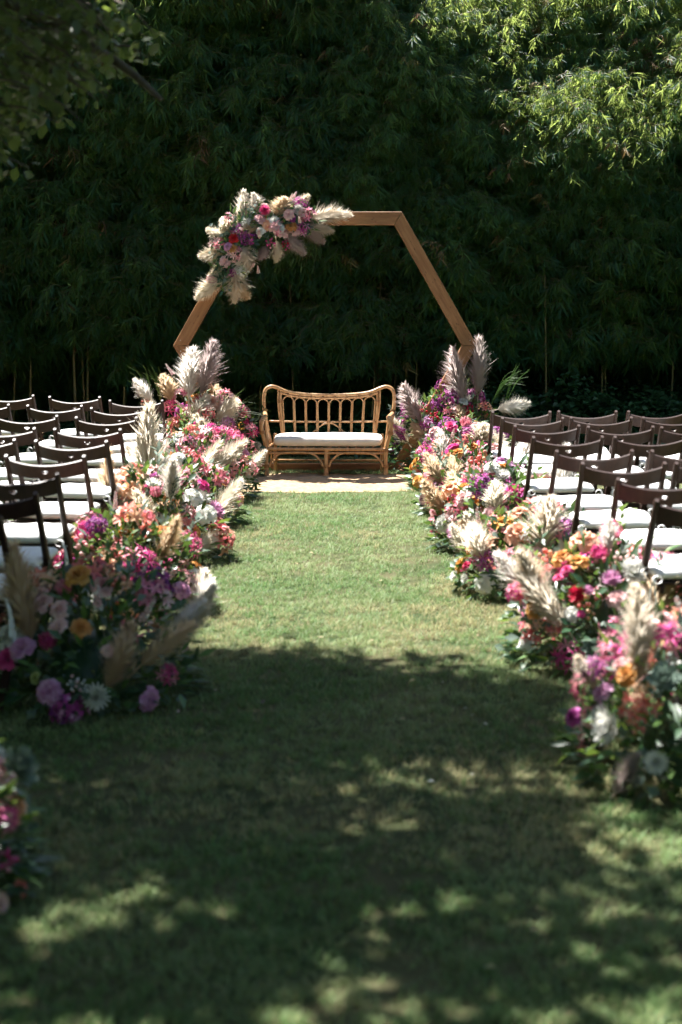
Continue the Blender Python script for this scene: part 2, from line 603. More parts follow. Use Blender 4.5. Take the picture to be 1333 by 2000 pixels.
pts, rots, scls = [], [], []
for layer, (n, d0, d1) in enumerate(((14500, -0.05, 0.3), (10000, 0.25, 0.8), (7500, 0.8, 1.6), (5500, 1.5, 2.6), (4500, 2.6, 3.6))):
    for i in range(n):
        x = random.uniform(-6.0, 6.5)
        zt = hedge_top(x)
        z = random.uniform(0.0 if layer >= 2 else hedge_bottom(x), zt)
        if layer >= 3 and random.random() < .35:
            z = random.uniform(0, 2.2)
        cl = noise.noise(Vector((x * 2.6, z * 2.2, 20 + layer)))
        if layer < 2 and cl < -0.12 and random.random() < 0.65:
            continue
        y = hedge_front(x, z) + random.uniform(d0, d1) + (0.25 * max(0, -cl) if layer < 2 else 0)
        fine = layer < 2 and x > -.2 and z > 2.2
        for rep_ in range(2 if fine else 1):
            if rep_:
                x += random.uniform(-.2, .2)
                z += random.uniform(-.2, .2)
                y = hedge_front(x, z) + random.uniform(d0, d1)
            pts.append((x, y, z + 0.1))
            rots.append((random.uniform(-.35, .35), random.uniform(-.35, .35), random.uniform(-1.3, 1.3)))
            scls.append((.72 if fine else 1) * random.uniform(0.75, 1.3) * (1, 1.1, 1.4, 2.0, 2.4)[layer])
# unseen hedge added along the sides and behind the camera to cut sky light
for i in range(7000):
    t = random.random()
    z = random.uniform(0.1, 6.2)
    dd = random.uniform(0, 1.1)
    if t < .42:
        x, y = -7.6 - dd, random.uniform(-6, 17)
    elif t < .84:
        x, y = 7.6 + dd, random.uniform(-6, 17)
    else:
        x, y = random.uniform(-8, 8), -6 - dd
    pts.append((x, y, z))
    rots.append((random.uniform(-.35, .35), random.uniform(-.35, .35), random.uniform(0, 6.28)))
    scls.append(random.uniform(2.2, 3.0))
hedge = scatter('bamboo_foliage', pts, rots, scls, sprays, 'tall dense wall of dark green bamboo leaves behind the arch', 'bamboo',
                pick=[6 if random.random() < (.05 if noise.noise(Vector((p[0] * .8, p[2] * .8, 90))) > .25 else .006) else random.randint(0, 5) for p in pts])

# countable culms at the foot of the hedge
CULMS = [  # pixel x, y top, y bottom, lean px, depth, radius
    (58, 690, 800, 0, 17.1, .012), (145, 640, 800, -6, 17.0, .017), (163, 710, 790, -3, 17.2, .013), (172, 700, 800, 1, 17.0, .013),
    (245, 690, 800, 2, 17.1, .016), (425, 650, 790, 4, 17.2, .013), (508, 690, 800, 2, 17.4, .011), (570, 640, 770, -3, 17.3, .012),
    (728, 590, 770, 14, 17.1, .014), (738, 600, 770, 6, 17.4, .011), (815, 640, 770, 6, 17.0, .012), (784, 440, 640, 18, 17.6, .010),
    (1068, 640, 795, -3, 16.8, .014), (1157, 690, 770, 0, 17.5, .011), (1174, 650, 770, 2, 17.0, .013), (1183, 650, 770, 1, 17.1, .012),
    (1315, 690, 770, 4, 17.0, .011), (30, 640, 800, 2, 17.4, .012), (1250, 660, 780, -2, 17.4, .011)]
words = ['leftmost but one', 'straight', 'left one of a close pair', 'right one of a close pair', 'single', 'slim', 'faint', 'faint dark',
         'leaning', 'thinner', 'slanting', 'high slanting', 'bright tan', 'faint', 'left one of a close pair', 'right one of a close pair',
         'rightmost', 'leftmost', 'dim slim']
places = ['behind the far left chairs', 'behind the second chair of the far left row', 'behind the far left row', 'behind the far left row',
          'left of the left pampas plumes', 'right of the left pampas plumes', 'left behind the settee', 'behind the left half of the settee',
          'above the right half of the settee', 'beside the leaning culm above the settee', 'just right of the settee', 'in foliage above the settee',
          'right of the arch behind the chairs', 'in shade right of the arch', 'behind the right chairs', 'behind the right chairs',
          'near the right edge of the picture', 'at the left edge of the picture', 'in shade behind the right chairs']
for i, (px, yt, yb, ln, Y, rad) in enumerate(CULMS):
    pb = at(px, yb, Y)
    pt = at(px + ln, yt, Y)
    d = (pt - pb) / (pt.z - pb.z)
    base = pb - d * pb.z
    base.z = 0
    root = MB()
    Htot = 4.4 if yt < 500 else (2.3 if base.x < 0.3 else 1.9)
    pp, rr = [], []
    k = 0.0
    while k < Htot:
        for dz, rf in ((0, 1.0), (0.012, 1.22), (0.024, 1.0)):
            z = k + dz
            bow = 0.05 * math.sin(z * 0.9 + i)
            pp.append(Vector((d.x * z + bow * .3, d.y * z + 0.02 * z, z)))
            rr.append(rad * rf * (1 - 0.5 * z / Htot))
        k += random.uniform(0.24, 0.34)
    root.tube(pp, rr, 7)
    o = root.build('bamboo_culm', M['culm'])
    o.location = base
    tag(o, f'{words[i]} bamboo culm {places[i]}', 'bamboo', 'bamboo culms at the foot of the hedge')

# ivy at the foot of the hedge
def ivy_sprig(seed):
    r = random.Random(seed)
    mb = MB()
    for i in range(14):
        b = Vector((r.uniform(-.12, .12), r.uniform(-.12, .12), r.uniform(0, .1)))
        a = r.uniform(0, 6.283)
        mb.leaf(b, (math.cos(a), math.sin(a) - .5, r.uniform(-.2, .4)), (r.uniform(-.3, .3), -.5, 1), r.uniform(.05, .085), r.uniform(.045, .07), .2, .1, 0, .4)
    return mb.mesh('ivy_sprig', [M['ivy']])


ivs = [ivy_sprig(s) for s in (70, 71, 72)]
pts, rots, scls = [], [], []
for i in range(3600):
    x = random.uniform(-5.5, 6)
    y = random.uniform(15.95, 17.6)
    h = (0.16 + 0.42 * max(0, min(1, (x - 0.2) / 1.2))) * max(0, min(1, (y - 15.75) / .55)) * (1 + .6 * noise.noise(Vector((x * 1.8, y * 1.8, 60))))
    pts.append((x, y, random.uniform(0.4, 1.0) * max(h, .02)))
    rots.append((random.uniform(-.3, .3), random.uniform(-.3, .3), random.uniform(0, 6.28)))
    scls.append(random.uniform(.7, 1.2))
scatter('ground_cover', pts, rots, scls, ivs, 'low dark green ivy at the foot of the bamboo', 'ivy')


# ================================================================== SHADE TREE (left foreground)
def leaf_cloud(c, L, W, mat_count=1, droop=0.5):
    """Numpy mesh of folded leaves at points c."""
    n = len(c)
    az = rng.uniform(0, 2 * np.pi, n)
    el = rng.uniform(-1.0, 0.5, n) - droop * 0.3
    d = np.stack([np.cos(az) * np.cos(el), np.sin(az) * np.cos(el), np.sin(el)], 1)
    up = np.stack([rng.normal(0, .5, n), rng.normal(0, .5, n), np.ones(n)], 1)
    s = np.cross(d, up)
    s /= np.linalg.norm(s, axis=1)[:, None]
    u = np.cross(s, d)
    Ls = (L * rng.uniform(.65, 1.25, n))[:, None]
    Ws = (W * rng.uniform(.65, 1.25, n))[:, None]
    cc = c + d * Ls * .42 - u * Ls * .05
    tip = c + d * Ls - u * Ls * .15
    l = cc + s * Ws / 2 + u * Ws * .1
    r = cc - s * Ws / 2 + u * Ws * .1
    l2 = c + d * Ls * .78 - u * Ls * .09 + s * Ws * .3 + u * Ws * .06
    r2 = c + d * Ls * .78 - u * Ls * .09 - s * Ws * .3 + u * Ws * .06
    V_ = np.stack([c, l, cc, r, tip, l2, r2], 1).reshape(-1, 3)
    o = (np.arange(n) * 7)[:, None]
    F_ = np.concatenate([o + np.array([[0, 2, 1]]), o + np.array([[0, 3, 2]]), o + np.array([[1, 2, 5]]), o + np.array([[2, 3, 6]]),
                         o + np.array([[5, 2, 4]]), o + np.array([[2, 6, 4]])], 0)
    me = bpy.data.meshes.new('leaves')
    me.vertices.add(len(V_))
    me.vertices.foreach_set('co', V_.ravel())
    me.loops.add(F_.size)
    me.loops.foreach_set('vertex_index', F_.ravel().astype(np.int32))
    me.polygons.add(len(F_))
    me.polygons.foreach_set('loop_start', np.arange(0, F_.size, 3, dtype=np.int32))
    me.update(calc_edges=True)
    me.validate()
    me.materials.append(M['tree_leaf'])
    return me


tree = empty('shade_tree', (-4.7, 8.0, 0))
tag(tree, 'leafy broad tree at the left whose low branch hangs into the top corner', 'tree')
TW = Vector((-4.7, 8.0, 0))
tb = MB()
tb.tube(smooth_path([(0, 0, -.1), (.05, 0, 1.2), (.12, -.1, 2.6), (.3, -.15, 4.2), (.45, -.2, 6.2)], 4), [.25 - .008 * i for i in range(17)], 12)
tb.build('trunk', M['bark'], tree)
for pth, r0 in (([(.1, 0, 2.5), (.8, -.2, 3.8), (1.6, -.5, 5.0), (2.4, -.6, 6.0)], .10),
                ([(.15, -.1, 3.0), (1.0, .3, 4.2), (2.2, .6, 5.3), (3.4, .2, 6.0)], .10),
                ([(.2, -.1, 3.4), (.5, -1.0, 4.6), (.9, -1.6, 5.6)], .08),
                ([(.3, -.1, 4.2), (.2, .6, 5.6), (1.0, .9, 7.0)], .09),
                ([(.25, -.1, 4.0), (-.7, -.6, 5.0), (-1.6, -.8, 5.7)], .08),
                ([(.1, 0, 2.4), (1.1, -.5, 2.95), (2.2, -1.0, 3.15), (3.1, -1.35, 2.95), (3.75, -1.6, 2.62), (4.0, -1.75, 2.42)], .055)):
    l_ = MB()
    pp = smooth_path(pth, 5)
    l_.tube(pp, [r0 * (1 - .82 * i / (len(pp) - 1)) for i in range(len(pp))], 8)
    l_.build('limb', M['bark'], tree)

# the crown: clumps of leaves over the shaded part of the lawn (out of view, clumps and gaps shaped to cast its shade)
cen = []
tries = 0
GAPS = [(.05, 4.8, .17), (.25, 4.78, .14), (.42, 5.22, .2), (.7, 5.28, .16), (.95, 4.55, .28), (-.53, 4.17, .22), (-.92, 5.2, .16), (.55, 4.1, .22), (1.0, 5.15, .2), (.1, 3.95, .2), (-.9, 3.9, .22),
        (.45, 6.35, .14), (.15, 6.75, .12), (.62, 6.75, .14), (-.72, 6.0, .10), (1.3, 5.2, .42), (1.5, 5.6, .3)]
while len(cen) < 2600 and tries < 90000:
    tries += 1
    u, v, z = random.uniform(-4.6, 2.6), random.uniform(-1.5, 8.2), random.uniform(3.75, 7.6)  # canopy extended over the camera to hold back sky light
    edge = 7.2 - 0.10 * max(0, u + .3) - 0.95 * max(0, u - 0.35) + .16 * noise.noise(Vector((u * 2.5, 0, 9)))
    if v > edge - 0.12:
        continue
    d = ((u + .9) / 2.9) ** 2 + ((v - 5.3) / 2.35) ** 2
    dens = 1.0 if d < .6 else max(0.0, 1.3 - d)
    if v < 4.3:
        dens = (0.9 if noise.noise(Vector((u * 2.6, v * 4.4, 31))) > -0.14 else .2) if v > 3.55 else (0.55 if v < 2.8 else .22)
    if u > 0.75:
        dens *= 0.32
    if -.65 < u < .2 and 4.9 < v < 5.75:
        dens *= .45
    if any((u - a) ** 2 + ((v - b) / .8) ** 2 < (1.22 * r_) ** 2 for a, b, r_ in GAPS):
        continue
    dens *= 0.9 + 0.5 * noise.noise(Vector((u * 1.5, v * 2.2, 3)))
    if random.random() > dens:
        continue
    cen.append(Vector((u, v, 0)) + SUN * (z / SUN.z))
cl = []
for p in cen:
    n = random.randint(22, 36)
    cl.append(np.array(p) + rng.normal(0, 1, (n, 3)) * np.array([.13, .13, .10]))
cl = np.concatenate(cl)
cl = cl[cl[:, 2] > 1.70 + .186 * cl[:, 1] + .12]
put('crown', leaf_cloud(cl - np.array(TW), .11, .088), tree)['kind'] = 'stuff'
tw = MB()
for p in cen[::9]:
    q = p + Vector((random.uniform(-.3, -.1), random.uniform(-.1, .2), random.uniform(.0, .25)))
    tw.tube([p - TW, (p + q) / 2 - TW + Vector((0, 0, .05)), q + Vector((-.3, 0, .15)) - TW], [.003, .006, .009], 4)
tw.build('twigs', M['bark'], tree)['kind'] = 'stuff'
# the low branch that hangs into the picture
lb, tw = [], MB()
for i in range(190):
    px, py = random.uniform(-60, 330), random.uniform(-40, 330)
    lim = 335 - 0.62 * px if px > 60 else 330
    if py > lim or (px > 230 and (py < 60 or py > 235)):
        continue
    Y = random.uniform(5.9, 7.0)
    p = at(px, py, Y)
    q = p + Vector((random.uniform(-.25, -.12), random.uniform(0, .15), random.uniform(.05, .16)))
    tw.tube([q - TW, (p + q) / 2 - TW + Vector((0, 0, .02)), p - TW], [.006, .0045, .002], 4)
    for k in range(random.randint(8, 13)):
        t = random.random()
        lb.append(p * (1 - t) + q * t + Vector((random.gauss(0, .03), random.gauss(0, .03), random.gauss(0, .025))))
tw.build('twigs', M['bark'], tree)['kind'] = 'stuff'
put('low_branch_leaves', leaf_cloud(np.array([tuple(p - TW) for p in lb]), .058, .044, droop=1.0), tree)['kind'] = 'stuff'


# ================================================================== HEXAGON ARCH
AY, AX, AZ, AR, AW, AD = 14.8, -0.148, 1.18, 1.428, 0.122, 0.10
arch = empty('hexagon_arch', (AX, AY, 0))
tag(arch, 'large hexagon arch of brown wooden planks standing before the bamboo', 'arch')
for k in range(6):
    a0, a1 = R(60 * k), R(60 * k + 60)
    am = (a0 + a1) / 2
    ap = AR * math.cos(R(30))
    half_o, half_i = AR * 0.5, (AR - AW / math.cos(R(30))) * 0.5
    mb = MB()
    e, c = 0.0015, 0.004
    prof = [(-half_o + e, 0), (half_o - e, 0), (half_i - e, -AW), (-half_i + e, -AW)]
    V_ = []
    for yy, ins in ((-AD / 2, c), (-AD / 2 + c, 0), (AD / 2 - c, 0), (AD / 2, c)):
        for (x, w) in prof:
            V_.append((x - math.copysign(ins, x) * .6, yy, w - ins if w == 0 else w + ins))
    F_ = [(0, 1, 2, 3), (15, 14, 13, 12)]
    for l_ in range(3):
        for q in range(4):
            a, b = l_ * 4 + q, l_ * 4 + (q + 1) % 4
            F_.append((b, a, a + 4, b + 4))
    mb.add(V_, F_)
    if k in (0, 2, 1):
        pass
    o = mb.build('beam', M['arch_wood'], arch, smooth=False)
    o.location = (ap * math.cos(am), 0, AZ + ap * math.sin(am))
    o.rotation_euler = (0, -(am - math.pi / 2), 0)
for sx in (-1, 1):
    for z in (AZ + .05, AZ - .05):
        sc_ = MB()
        sc_.tube([(sx * (AR - .07), -AD / 2 - .002, z), (sx * (AR - .07), -AD / 2 + .01, z)], .005, 8)
        sc_.build('screw', M['metal'], arch)

# ================================================================== RATTAN SETTEE
ST = empty('rattan_settee', (-0.125, 14.36, 0), R(-2.2))
tag(ST, 'two seat rattan settee with looped high back standing on the sand', 'settee')


def rat(name, pts, rad, n=10, sm=True, m='rattan', k=6, parent=ST):
    mb = MB()
    pts = smooth_path(pts, k) if sm else pts
    mb.tube(pts, rad, n)
    return mb.build(name, M[m], parent)


def wrap(p, d, r, parent, h=0.022):
    mb = MB()
    d = Vector(d).normalized()
    p = Vector(p)
    q = []
    rr = []
    for i in range(9):
        t = i / 8 - .5
        q.append(p + d * h * t)
        rr.append(r * (1.0 if i % 2 else 1.12))
    mb.tube(q, rr, 10)
    return mb.build('binding', M['rattan_wrap'], parent)


def yb(z):
    return 0.235 + 0.10 * max(0, z - 0.28) / 0.5


def bk(x, z, o=0.0):
    return (x, yb(z) + o, z)


SH = 0.268
legs = {}
for x in (-.54, 0.0, .54):
    l_ = rat('leg', [(x * 1.0, -.25, SH), (x * 1.0, -.252, .13), (x * 1.005, -.256, 0.0)], [.018] * 6 + [.0185] * 2 + [.020, .022, .023, .024, .024], 12)
    wrap((x, -.252, .115), (0, 0, 1), .0245, l_, .03)
    legs[x] = l_
for x in (-.50, 0, .50):
    rat('leg', [(x, .235, SH + .1), (x, .24, .13), (x, .262, 0.0)], .017)
# seat rails
for z, r_, dy in ((SH, .015, -.252), (SH - .034, .012, -.250)):
    rat('seat_rail', [(-.56, dy, z), (0, dy - .004, z), (.56, dy, z)], r_)
rat('seat_rail', [(-.52, .235, SH), (.52, .235, SH)], .014, sm=False)
for x in (-.545, .545):
    rat('seat_rail', [(x, -.25, SH), (x * .965, .235, SH)], .014, sm=False)
rat('stretcher', [(-.50, .235, .115), (.50, .235, .115)], .011, sm=False)
for x in (-.53, 0, .53):
    rat('stretcher', [(x, -.25, .112), (x * .96, .24, .112)], .010, sm=False)
for i in range(14):
    x = -.50 + i * 1.0 / 13
    rat('seat_slat', [(x, -.245, SH + .012), (x, .23, SH + .012)], .007, 6, sm=False)
# hoops below the seat
for x0, x1 in ((-.515, -.028), (.028, .515)):
    w = x1 - x0
    h = rat('lower_hoop', [(x0, -.258, .11), (x0 + .02, -.258, .16), (x0 + .075, -.258, .215), (x0 + .15, -.258, .236), (x1 - .15, -.258, .236), (x1 - .075, -.258, .215), (x1 - .02, -.258, .16), (x1, -.258, .11)], .0105)
for x in (-.535, .535):
    rat('lower_hoop', [(x, -.22, .11), (x, -.17, .20), (x, 0, .238), (x, .16, .20), (x, .21, .11)], .009)
# back: one bent cane round both ears and along the dipped top
ear = [bk(-.54, .27), bk(-.575, .42), bk(-.60, .55), bk(-.612, .67), bk(-.598, .765), bk(-.545, .800), bk(-.48, .786), bk(-.40, .752), bk(-.30, .733), bk(-.15, .722), bk(0, .719)]
top = ear + [(-p[0], p[1], p[2]) for p in reversed(ear[:-1])]
tr_ = rat('back_rim', top, .0172, 12)
# second cane lying under the rim
rat('back_rim', [bk(x, z - .026, -.004) for x, z in ((-.46, .772), (-.40, .752), (-.30, .733), (-.15, .722), (0, .719), (.15, .722), (.30, .733), (.40, .752), (.46, .772))], .011)
for sx in (-1, 1):
    rat('back_post', [bk(sx * .452, .78), bk(sx * .455, .62), bk(sx * .435, .45), bk(sx * .415, .27)], .0120)
    rat('back_post', [bk(sx * .478, .775, .004), bk(sx * .474, .62, .004), bk(sx * .452, .45, .004), bk(sx * .43, .27, .004)], .0090)
    wrap(bk(sx * .456, .66), (0, .1, 1), .018, tr_)
    wrap(bk(sx * .60, .58), (0, .1, 1), .0225, tr_)
# eight back hoops
xs = [-.44 + .11 * i for i in range(9)]
for i in range(8):
    x0, x1 = xs[i] + .0055, xs[i + 1] - .0055
    xm = (x0 + x1) / 2
    zt = .719 + .17 * xm * xm - .034
    q = lambda x, z: bk(x * (1 - .055 * (.7 - z) / .4), z, -.006)
    r_ = (x1 - x0) / 2
    pts_ = [q(x0, .27), q(x0, .45), q(x0, zt - r_)]
    pts_ += [q(xm - r_ * math.cos(a), zt - r_ + r_ * math.sin(a)) for a in (R(30), R(60), R(90), R(120), R(150))]
    pts_ += [q(x1, zt - r_), q(x1, .45), q(x1, .27)]
    hp = rat('back_hoop', pts_, .0068, 8, k=4)
    wrap(q(xm, zt + .012), (1, 0, 0), .0155, hp, .018)
    wrap(q(x1 + .006, .472), (0, 0, 1), .014, hp, .016)
rat('back_rail', [bk(-.575, .478, .008), bk(0, .472, .008), bk(.575, .478, .008)], .009)
rat('back_arch', [bk(-.185, .33, .0), bk(-.12, .40, 0), bk(-.05, .452, 0), bk(0, .462, 0), bk(.05, .452, 0), bk(.12, .40, 0), bk(.185, .33, 0)], .0080)
# arms
for sx in (-1, 1):
    am_ = rat('arm', [(sx * .542, -.25, .25), (sx * .555, -.256, .33), (sx * .582, -.268, .43), (sx * .585, -.265, .505), (sx * .57, -.235, .545), (sx * .565, -.15, .55), (sx * .575, .05, .548), (sx * .597, .25, .555)],
              [.017] * 12 + [.019] * 6 + [.022] * 6 + [.023] * 6 + [.02] * 13, 12)
    rat('arm_stay', [(sx * .53, -.24, SH), (sx * .55, -.20, .42), (sx * .562, -.17, .54)], .010)
    rat('arm_stay', [(sx * .535, -.06, SH), (sx * .555, -.06, .42), (sx * .567, -.06, .54)], .009)
    rat('arm_stay', [(sx * .535, .09, SH), (sx * .56, .09, .42), (sx * .572, .09, .54)], .009)
    wrap((sx * .58, -.267, .42), (sx * .2, 0, 1), .0245, am_, .03)
    wrap((sx * .543, -.252, .262), (0, 0, 1), .021, am_, .03)


def pillow(w, d, h, nx=26, ny=14, edge=.05, seed=0, wr=.004):
    """A soft cushion: rounded box with puffed faces and small wrinkles."""
    mb = MB()
    idx = {}

    def P_(i, j, s):
        u, v = -1 + 2 * i / nx, -1 + 2 * j / ny
        rim = (1 - abs(u) ** 7) * (1 - abs(v) ** 7)
        f = max(rim, 0) ** .35
        x, y = u * w / 2 * (1 - .03 * (1 - f)), v * d / 2 * (1 - .03 * (1 - f))
        cr = 1 - .035 * abs(u) ** 2 * abs(v) ** 2
        z = s * h / 2 * (.25 + .75 * f) + (s > 0) * .012 * (1 - u * u) * (1 - v * v)
        z += wr * noise.noise(Vector((x * 14 + seed, y * 14, s))) * f + wr * 2 * noise.noise(Vector((x * 4 + seed, y * 5, s))) * f
        return (x * cr, y * cr, z)
    for s in (-1, 1):
        for j in range(ny + 1):
            for i in range(nx + 1):
                idx[i, j, s] = len(mb.v)
                mb.v.append(P_(i, j, s))
    for j in range(ny):
        for i in range(nx):
            a = [idx[i, j, 1], idx[i + 1, j, 1], idx[i + 1, j + 1, 1], idx[i, j + 1, 1]]
            b = [idx[i, j, -1], idx[i, j + 1, -1], idx[i + 1, j + 1, -1], idx[i + 1, j, -1]]
            mb.f += [tuple(a), tuple(b)]
            mb.m += [0, 0]
    ring = [(i, 0) for i in range(nx)] + [(nx, j) for j in range(ny)] + [(i, ny) for i in range(nx, 0, -1)] + [(0, j) for j in range(ny, 0, -1)]
    for a, b in zip(ring, ring[1:] + ring[:1]):
        mb.f.append((idx[a + (-1,)], idx[b + (-1,)], idx[b + (1,)], idx[a + (1,)]))
        mb.m.append(0)
    return mb


cu = pillow(1.03, .49, .092, 40, 20, seed=3, wr=.003).build('seat_cushion', M['cream'])
cu.location = (-.115, 14.345, .334)
cu.rotation_euler = (0, 0, R(-2.2))
tag(cu, 'long cream linen cushion lying on the rattan settee', 'cushion')

# ================================================================== FOLDING CHAIRS
CW, CH = 0.455, 0.80                    # width over the posts, height
TOP, FOOT = Vector((0, -.235, CH)), Vector((0, .20, 0))
ax = (TOP - FOOT).normalized()
nrm = Vector((0, ax.z, -ax.y)) * -1     # towards the back of the chair


def chair_parts():
    parts = []
    xo = CW / 2 - .014
    for sx in (-1, 1):
        mb = MB()
        Mx = onb(ax, Vector((1, 0, 0)))
        L_ = (TOP - FOOT).length
        c = FOOT + ax * (L_ / 2)
        # square post with a rounded, slightly fuller joint at the seat
        prof = [(0, .015), (.02, .0165), (.46, .0165), (.50, .021), (.56, .021), (.60, .0165), (.93, .0145), (.985, .0145), (1.0, .011)]
        V_, F_ = [], []
        for t, r_ in prof:
            p = FOOT + ax * (L_ * t) + Vector((sx * xo, 0, 0))
            for (i, j) in ((-.6, -1), (.6, -1), (1, -.6), (1, .6), (.6, 1), (-.6, 1), (-1, .6), (-1, -.6)):
                V_.append(p + Vector((i * r_ * .85, 0, 0)) + nrm * (j * r_ * 1.15))
        for a in range(len(prof) - 1):
            for k in range(8):
                F_.append((a * 8 + k, a * 8 + (k + 1) % 8, a * 8 + 8 + (k + 1) % 8, a * 8 + 8 + k))
        F_ += [tuple(reversed(range(8))), tuple(len(V_) - 8 + k for k in range(8))]
        mb.add(V_, F_)
        parts.append(('back_post', mb.mesh('back_post', M['chair_wood'], False), None))
        bolt = MB()
        p = FOOT + ax * (L_ * .53) + Vector((sx * (xo + .017), 0, 0))
        p2 = p - Vector((sx * .017, 0, 0)) + nrm * .0245
        bolt.tube([p2, p2 + nrm * .002], .005, 8)
        parts.append(('bolt', bolt.mesh('bolt', M['metal']), None))
    # back rest: bent board with a half-round grip hole
    hw, hh = xo - .006, .045
    hx = .042
    N_ = 20
    hole = []
    for k in range(N_):
        a = 2 * math.pi * k / N_
        y_ = .021 * math.sin(a)
        hole.append((.021 * math.cos(a), (y_ * .9 if y_ < 0 else y_ * .35) + .008))
    rect = []
    for (x, y) in hole:
        dx, dy = x, y - .008
        t = min(hx / abs(dx) if abs(dx) > 1e-6 else 1e9, hh / abs(dy) if abs(dy) > 1e-6 else 1e9)
        rect.append((dx * t, max(-hh, min(hh, dy * t))))
    polys = []                                         # outline pieces of the board, flat
    for k in range(N_):
        k2 = (k + 1) % N_
        pa, pb = rect[k], rect[k2]
        sa, sb_ = abs(abs(pa[0]) - hx) < 1e-5, abs(abs(pb[0]) - hx) < 1e-5
        if sa != sb_:
            cv = (pa[0], pb[1]) if sa else (pb[0], pa[1])
            polys.append([hole[k], pa, cv, hole[k2]])
            polys.append([hole[k2], cv, pb])
        else:
            polys.append([hole[k], pa, pb, hole[k2]])
    cols = [hx + (hw - hx) * i / 8 for i in range(9)]
    for i in range(8):
        for sx in (-1, 1):
            q = [(sx * cols[i], -hh), (sx * cols[i + 1], -hh), (sx * cols[i + 1], hh), (sx * cols[i], hh)]
            polys.append(q if sx > 0 else q[::-1])
    us = [-c for c in reversed(cols)] + [0] + cols
    walls = []
    for u0, u1 in zip(us, us[1:]):
        walls.append(((u0, hh), (u1, hh)))
        walls.append(((u1, -hh), (u0, -hh)))
    walls += [((hw, hh), (hw, -hh)), ((-hw, -hh), (-hw, hh))]
    walls += [(hole[k], hole[(k + 1) % N_]) for k in range(N_)]
    ctr = FOOT + ax * ((TOP - FOOT).length - .068)

    def bend(p, th):
        u, w = p
        c_ = 1 - (u / hw) ** 2
        return ctr + Vector((u, 0, 0)) + ax * (w - .008 * c_ * (w + hh) / (2 * hh)) + nrm * (.050 * c_ + th)
    mb = MB()
    for q in polys:
        mb.add([bend(p, .010) for p in q], [tuple(range(len(q)))])
        mb.add([bend(p, -.004) for p in q], [tuple(reversed(range(len(q))))])
    for p, q in walls:
        mb.add([bend(p, .010), bend(q, .010), bend(q, -.004), bend(p, -.004)], [(0, 1, 2, 3)])
    parts.append(('backrest', mb.mesh('backrest', M['chair_wood'], False), None))
    # seat: slats on side rails
    zs = .428
    for i in range(6):
        mb = MB()
        y = -.165 + i * .066
        mb.box((0, y, zs), (CW - .075, .052, .016), ch=.003)
        parts.append(('seat_slat', mb.mesh('seat_slat', M['chair_wood'], False), None))
    for sx in (-1, 1):
        mb = MB()
        mb.box((sx * (xo - .045), 0, zs - .026), (.02, .40, .034), ch=.004)
        parts.append(('seat_rail', mb.mesh('seat_rail', M['chair_wood'], False), None))
        mb = MB()
        a_, b_ = Vector((sx * (xo - .026), .15, zs - .03)), Vector((sx * (xo - .026), -.235, 0))
        d_ = (b_ - a_)
        mb.box((a_ + b_) / 2, (.022, .034, d_.length), M=onb(d_, Vector((0, 1, 0))) @ Matrix.Rotation(math.pi / 2, 3, 'Z'), ch=.004)
        parts.append(('leg', mb.mesh('leg', M['chair_wood'], False), None))
    for (y, z, w) in ((-.165, .085, CW - .09), (.135, .12, CW - .05), (-.05, .25, CW - .09)):
        mb = MB()
        mb.box((0, y, z), (w, .018, .03), ch=.004)
        parts.append(('stretcher', mb.mesh('stretcher', M['chair_wood'], False), None))
    return parts


CP = chair_parts()
cushions = []
for s in range(4):
    c_ = pillow(.425, .40, .052, 22, 20, seed=s * 7 + 1, wr=.0055)
    c_.v = [(x * (1 + .05 * y / .2), y + .008, z + .466 + .01 * y) for x, y, z in c_.v]
    cushions.append(c_.mesh('seat_cushion', M['linen']))
ties = []
for s in range(3):
    r_ = random.Random(s)
    pair = []
    for sx in (-1, 1):
        t_ = MB()
        b = Vector((sx * (CW / 2 - .03), -.20, .455))
        for k in range(2):
            e = r_.uniform(-.03, .05)
            q = smooth_path([b, b + Vector((sx * .02, -.02, .012)), b + Vector((sx * (.03 + e * .4), -.03, -.05)), b + Vector((sx * (.02 + e), -.025 - .02 * k, -.12 - .06 * r_.random()))], 4)
            for a, c in zip(q, q[1:]):
                w = Vector((.005, .003, 0))
                t_.add([a - w, a + w, c + w, c - w], [(0, 1, 2, 3)])
        lp = [b + Vector((sx * .012 + .022 * math.cos(a), -.025, .022 * math.sin(a) * .8)) for a in [i * .7 for i in range(10)]]
        for a, c in zip(lp, lp[1:]):
            w = Vector((0, .006, 0))
            t_.add([a - w, a + w, c + w, c - w], [(0, 1, 2, 3)])
        pair.append(t_.mesh('tie_ribbon', M['ribbon']))
    ties.append(pair)

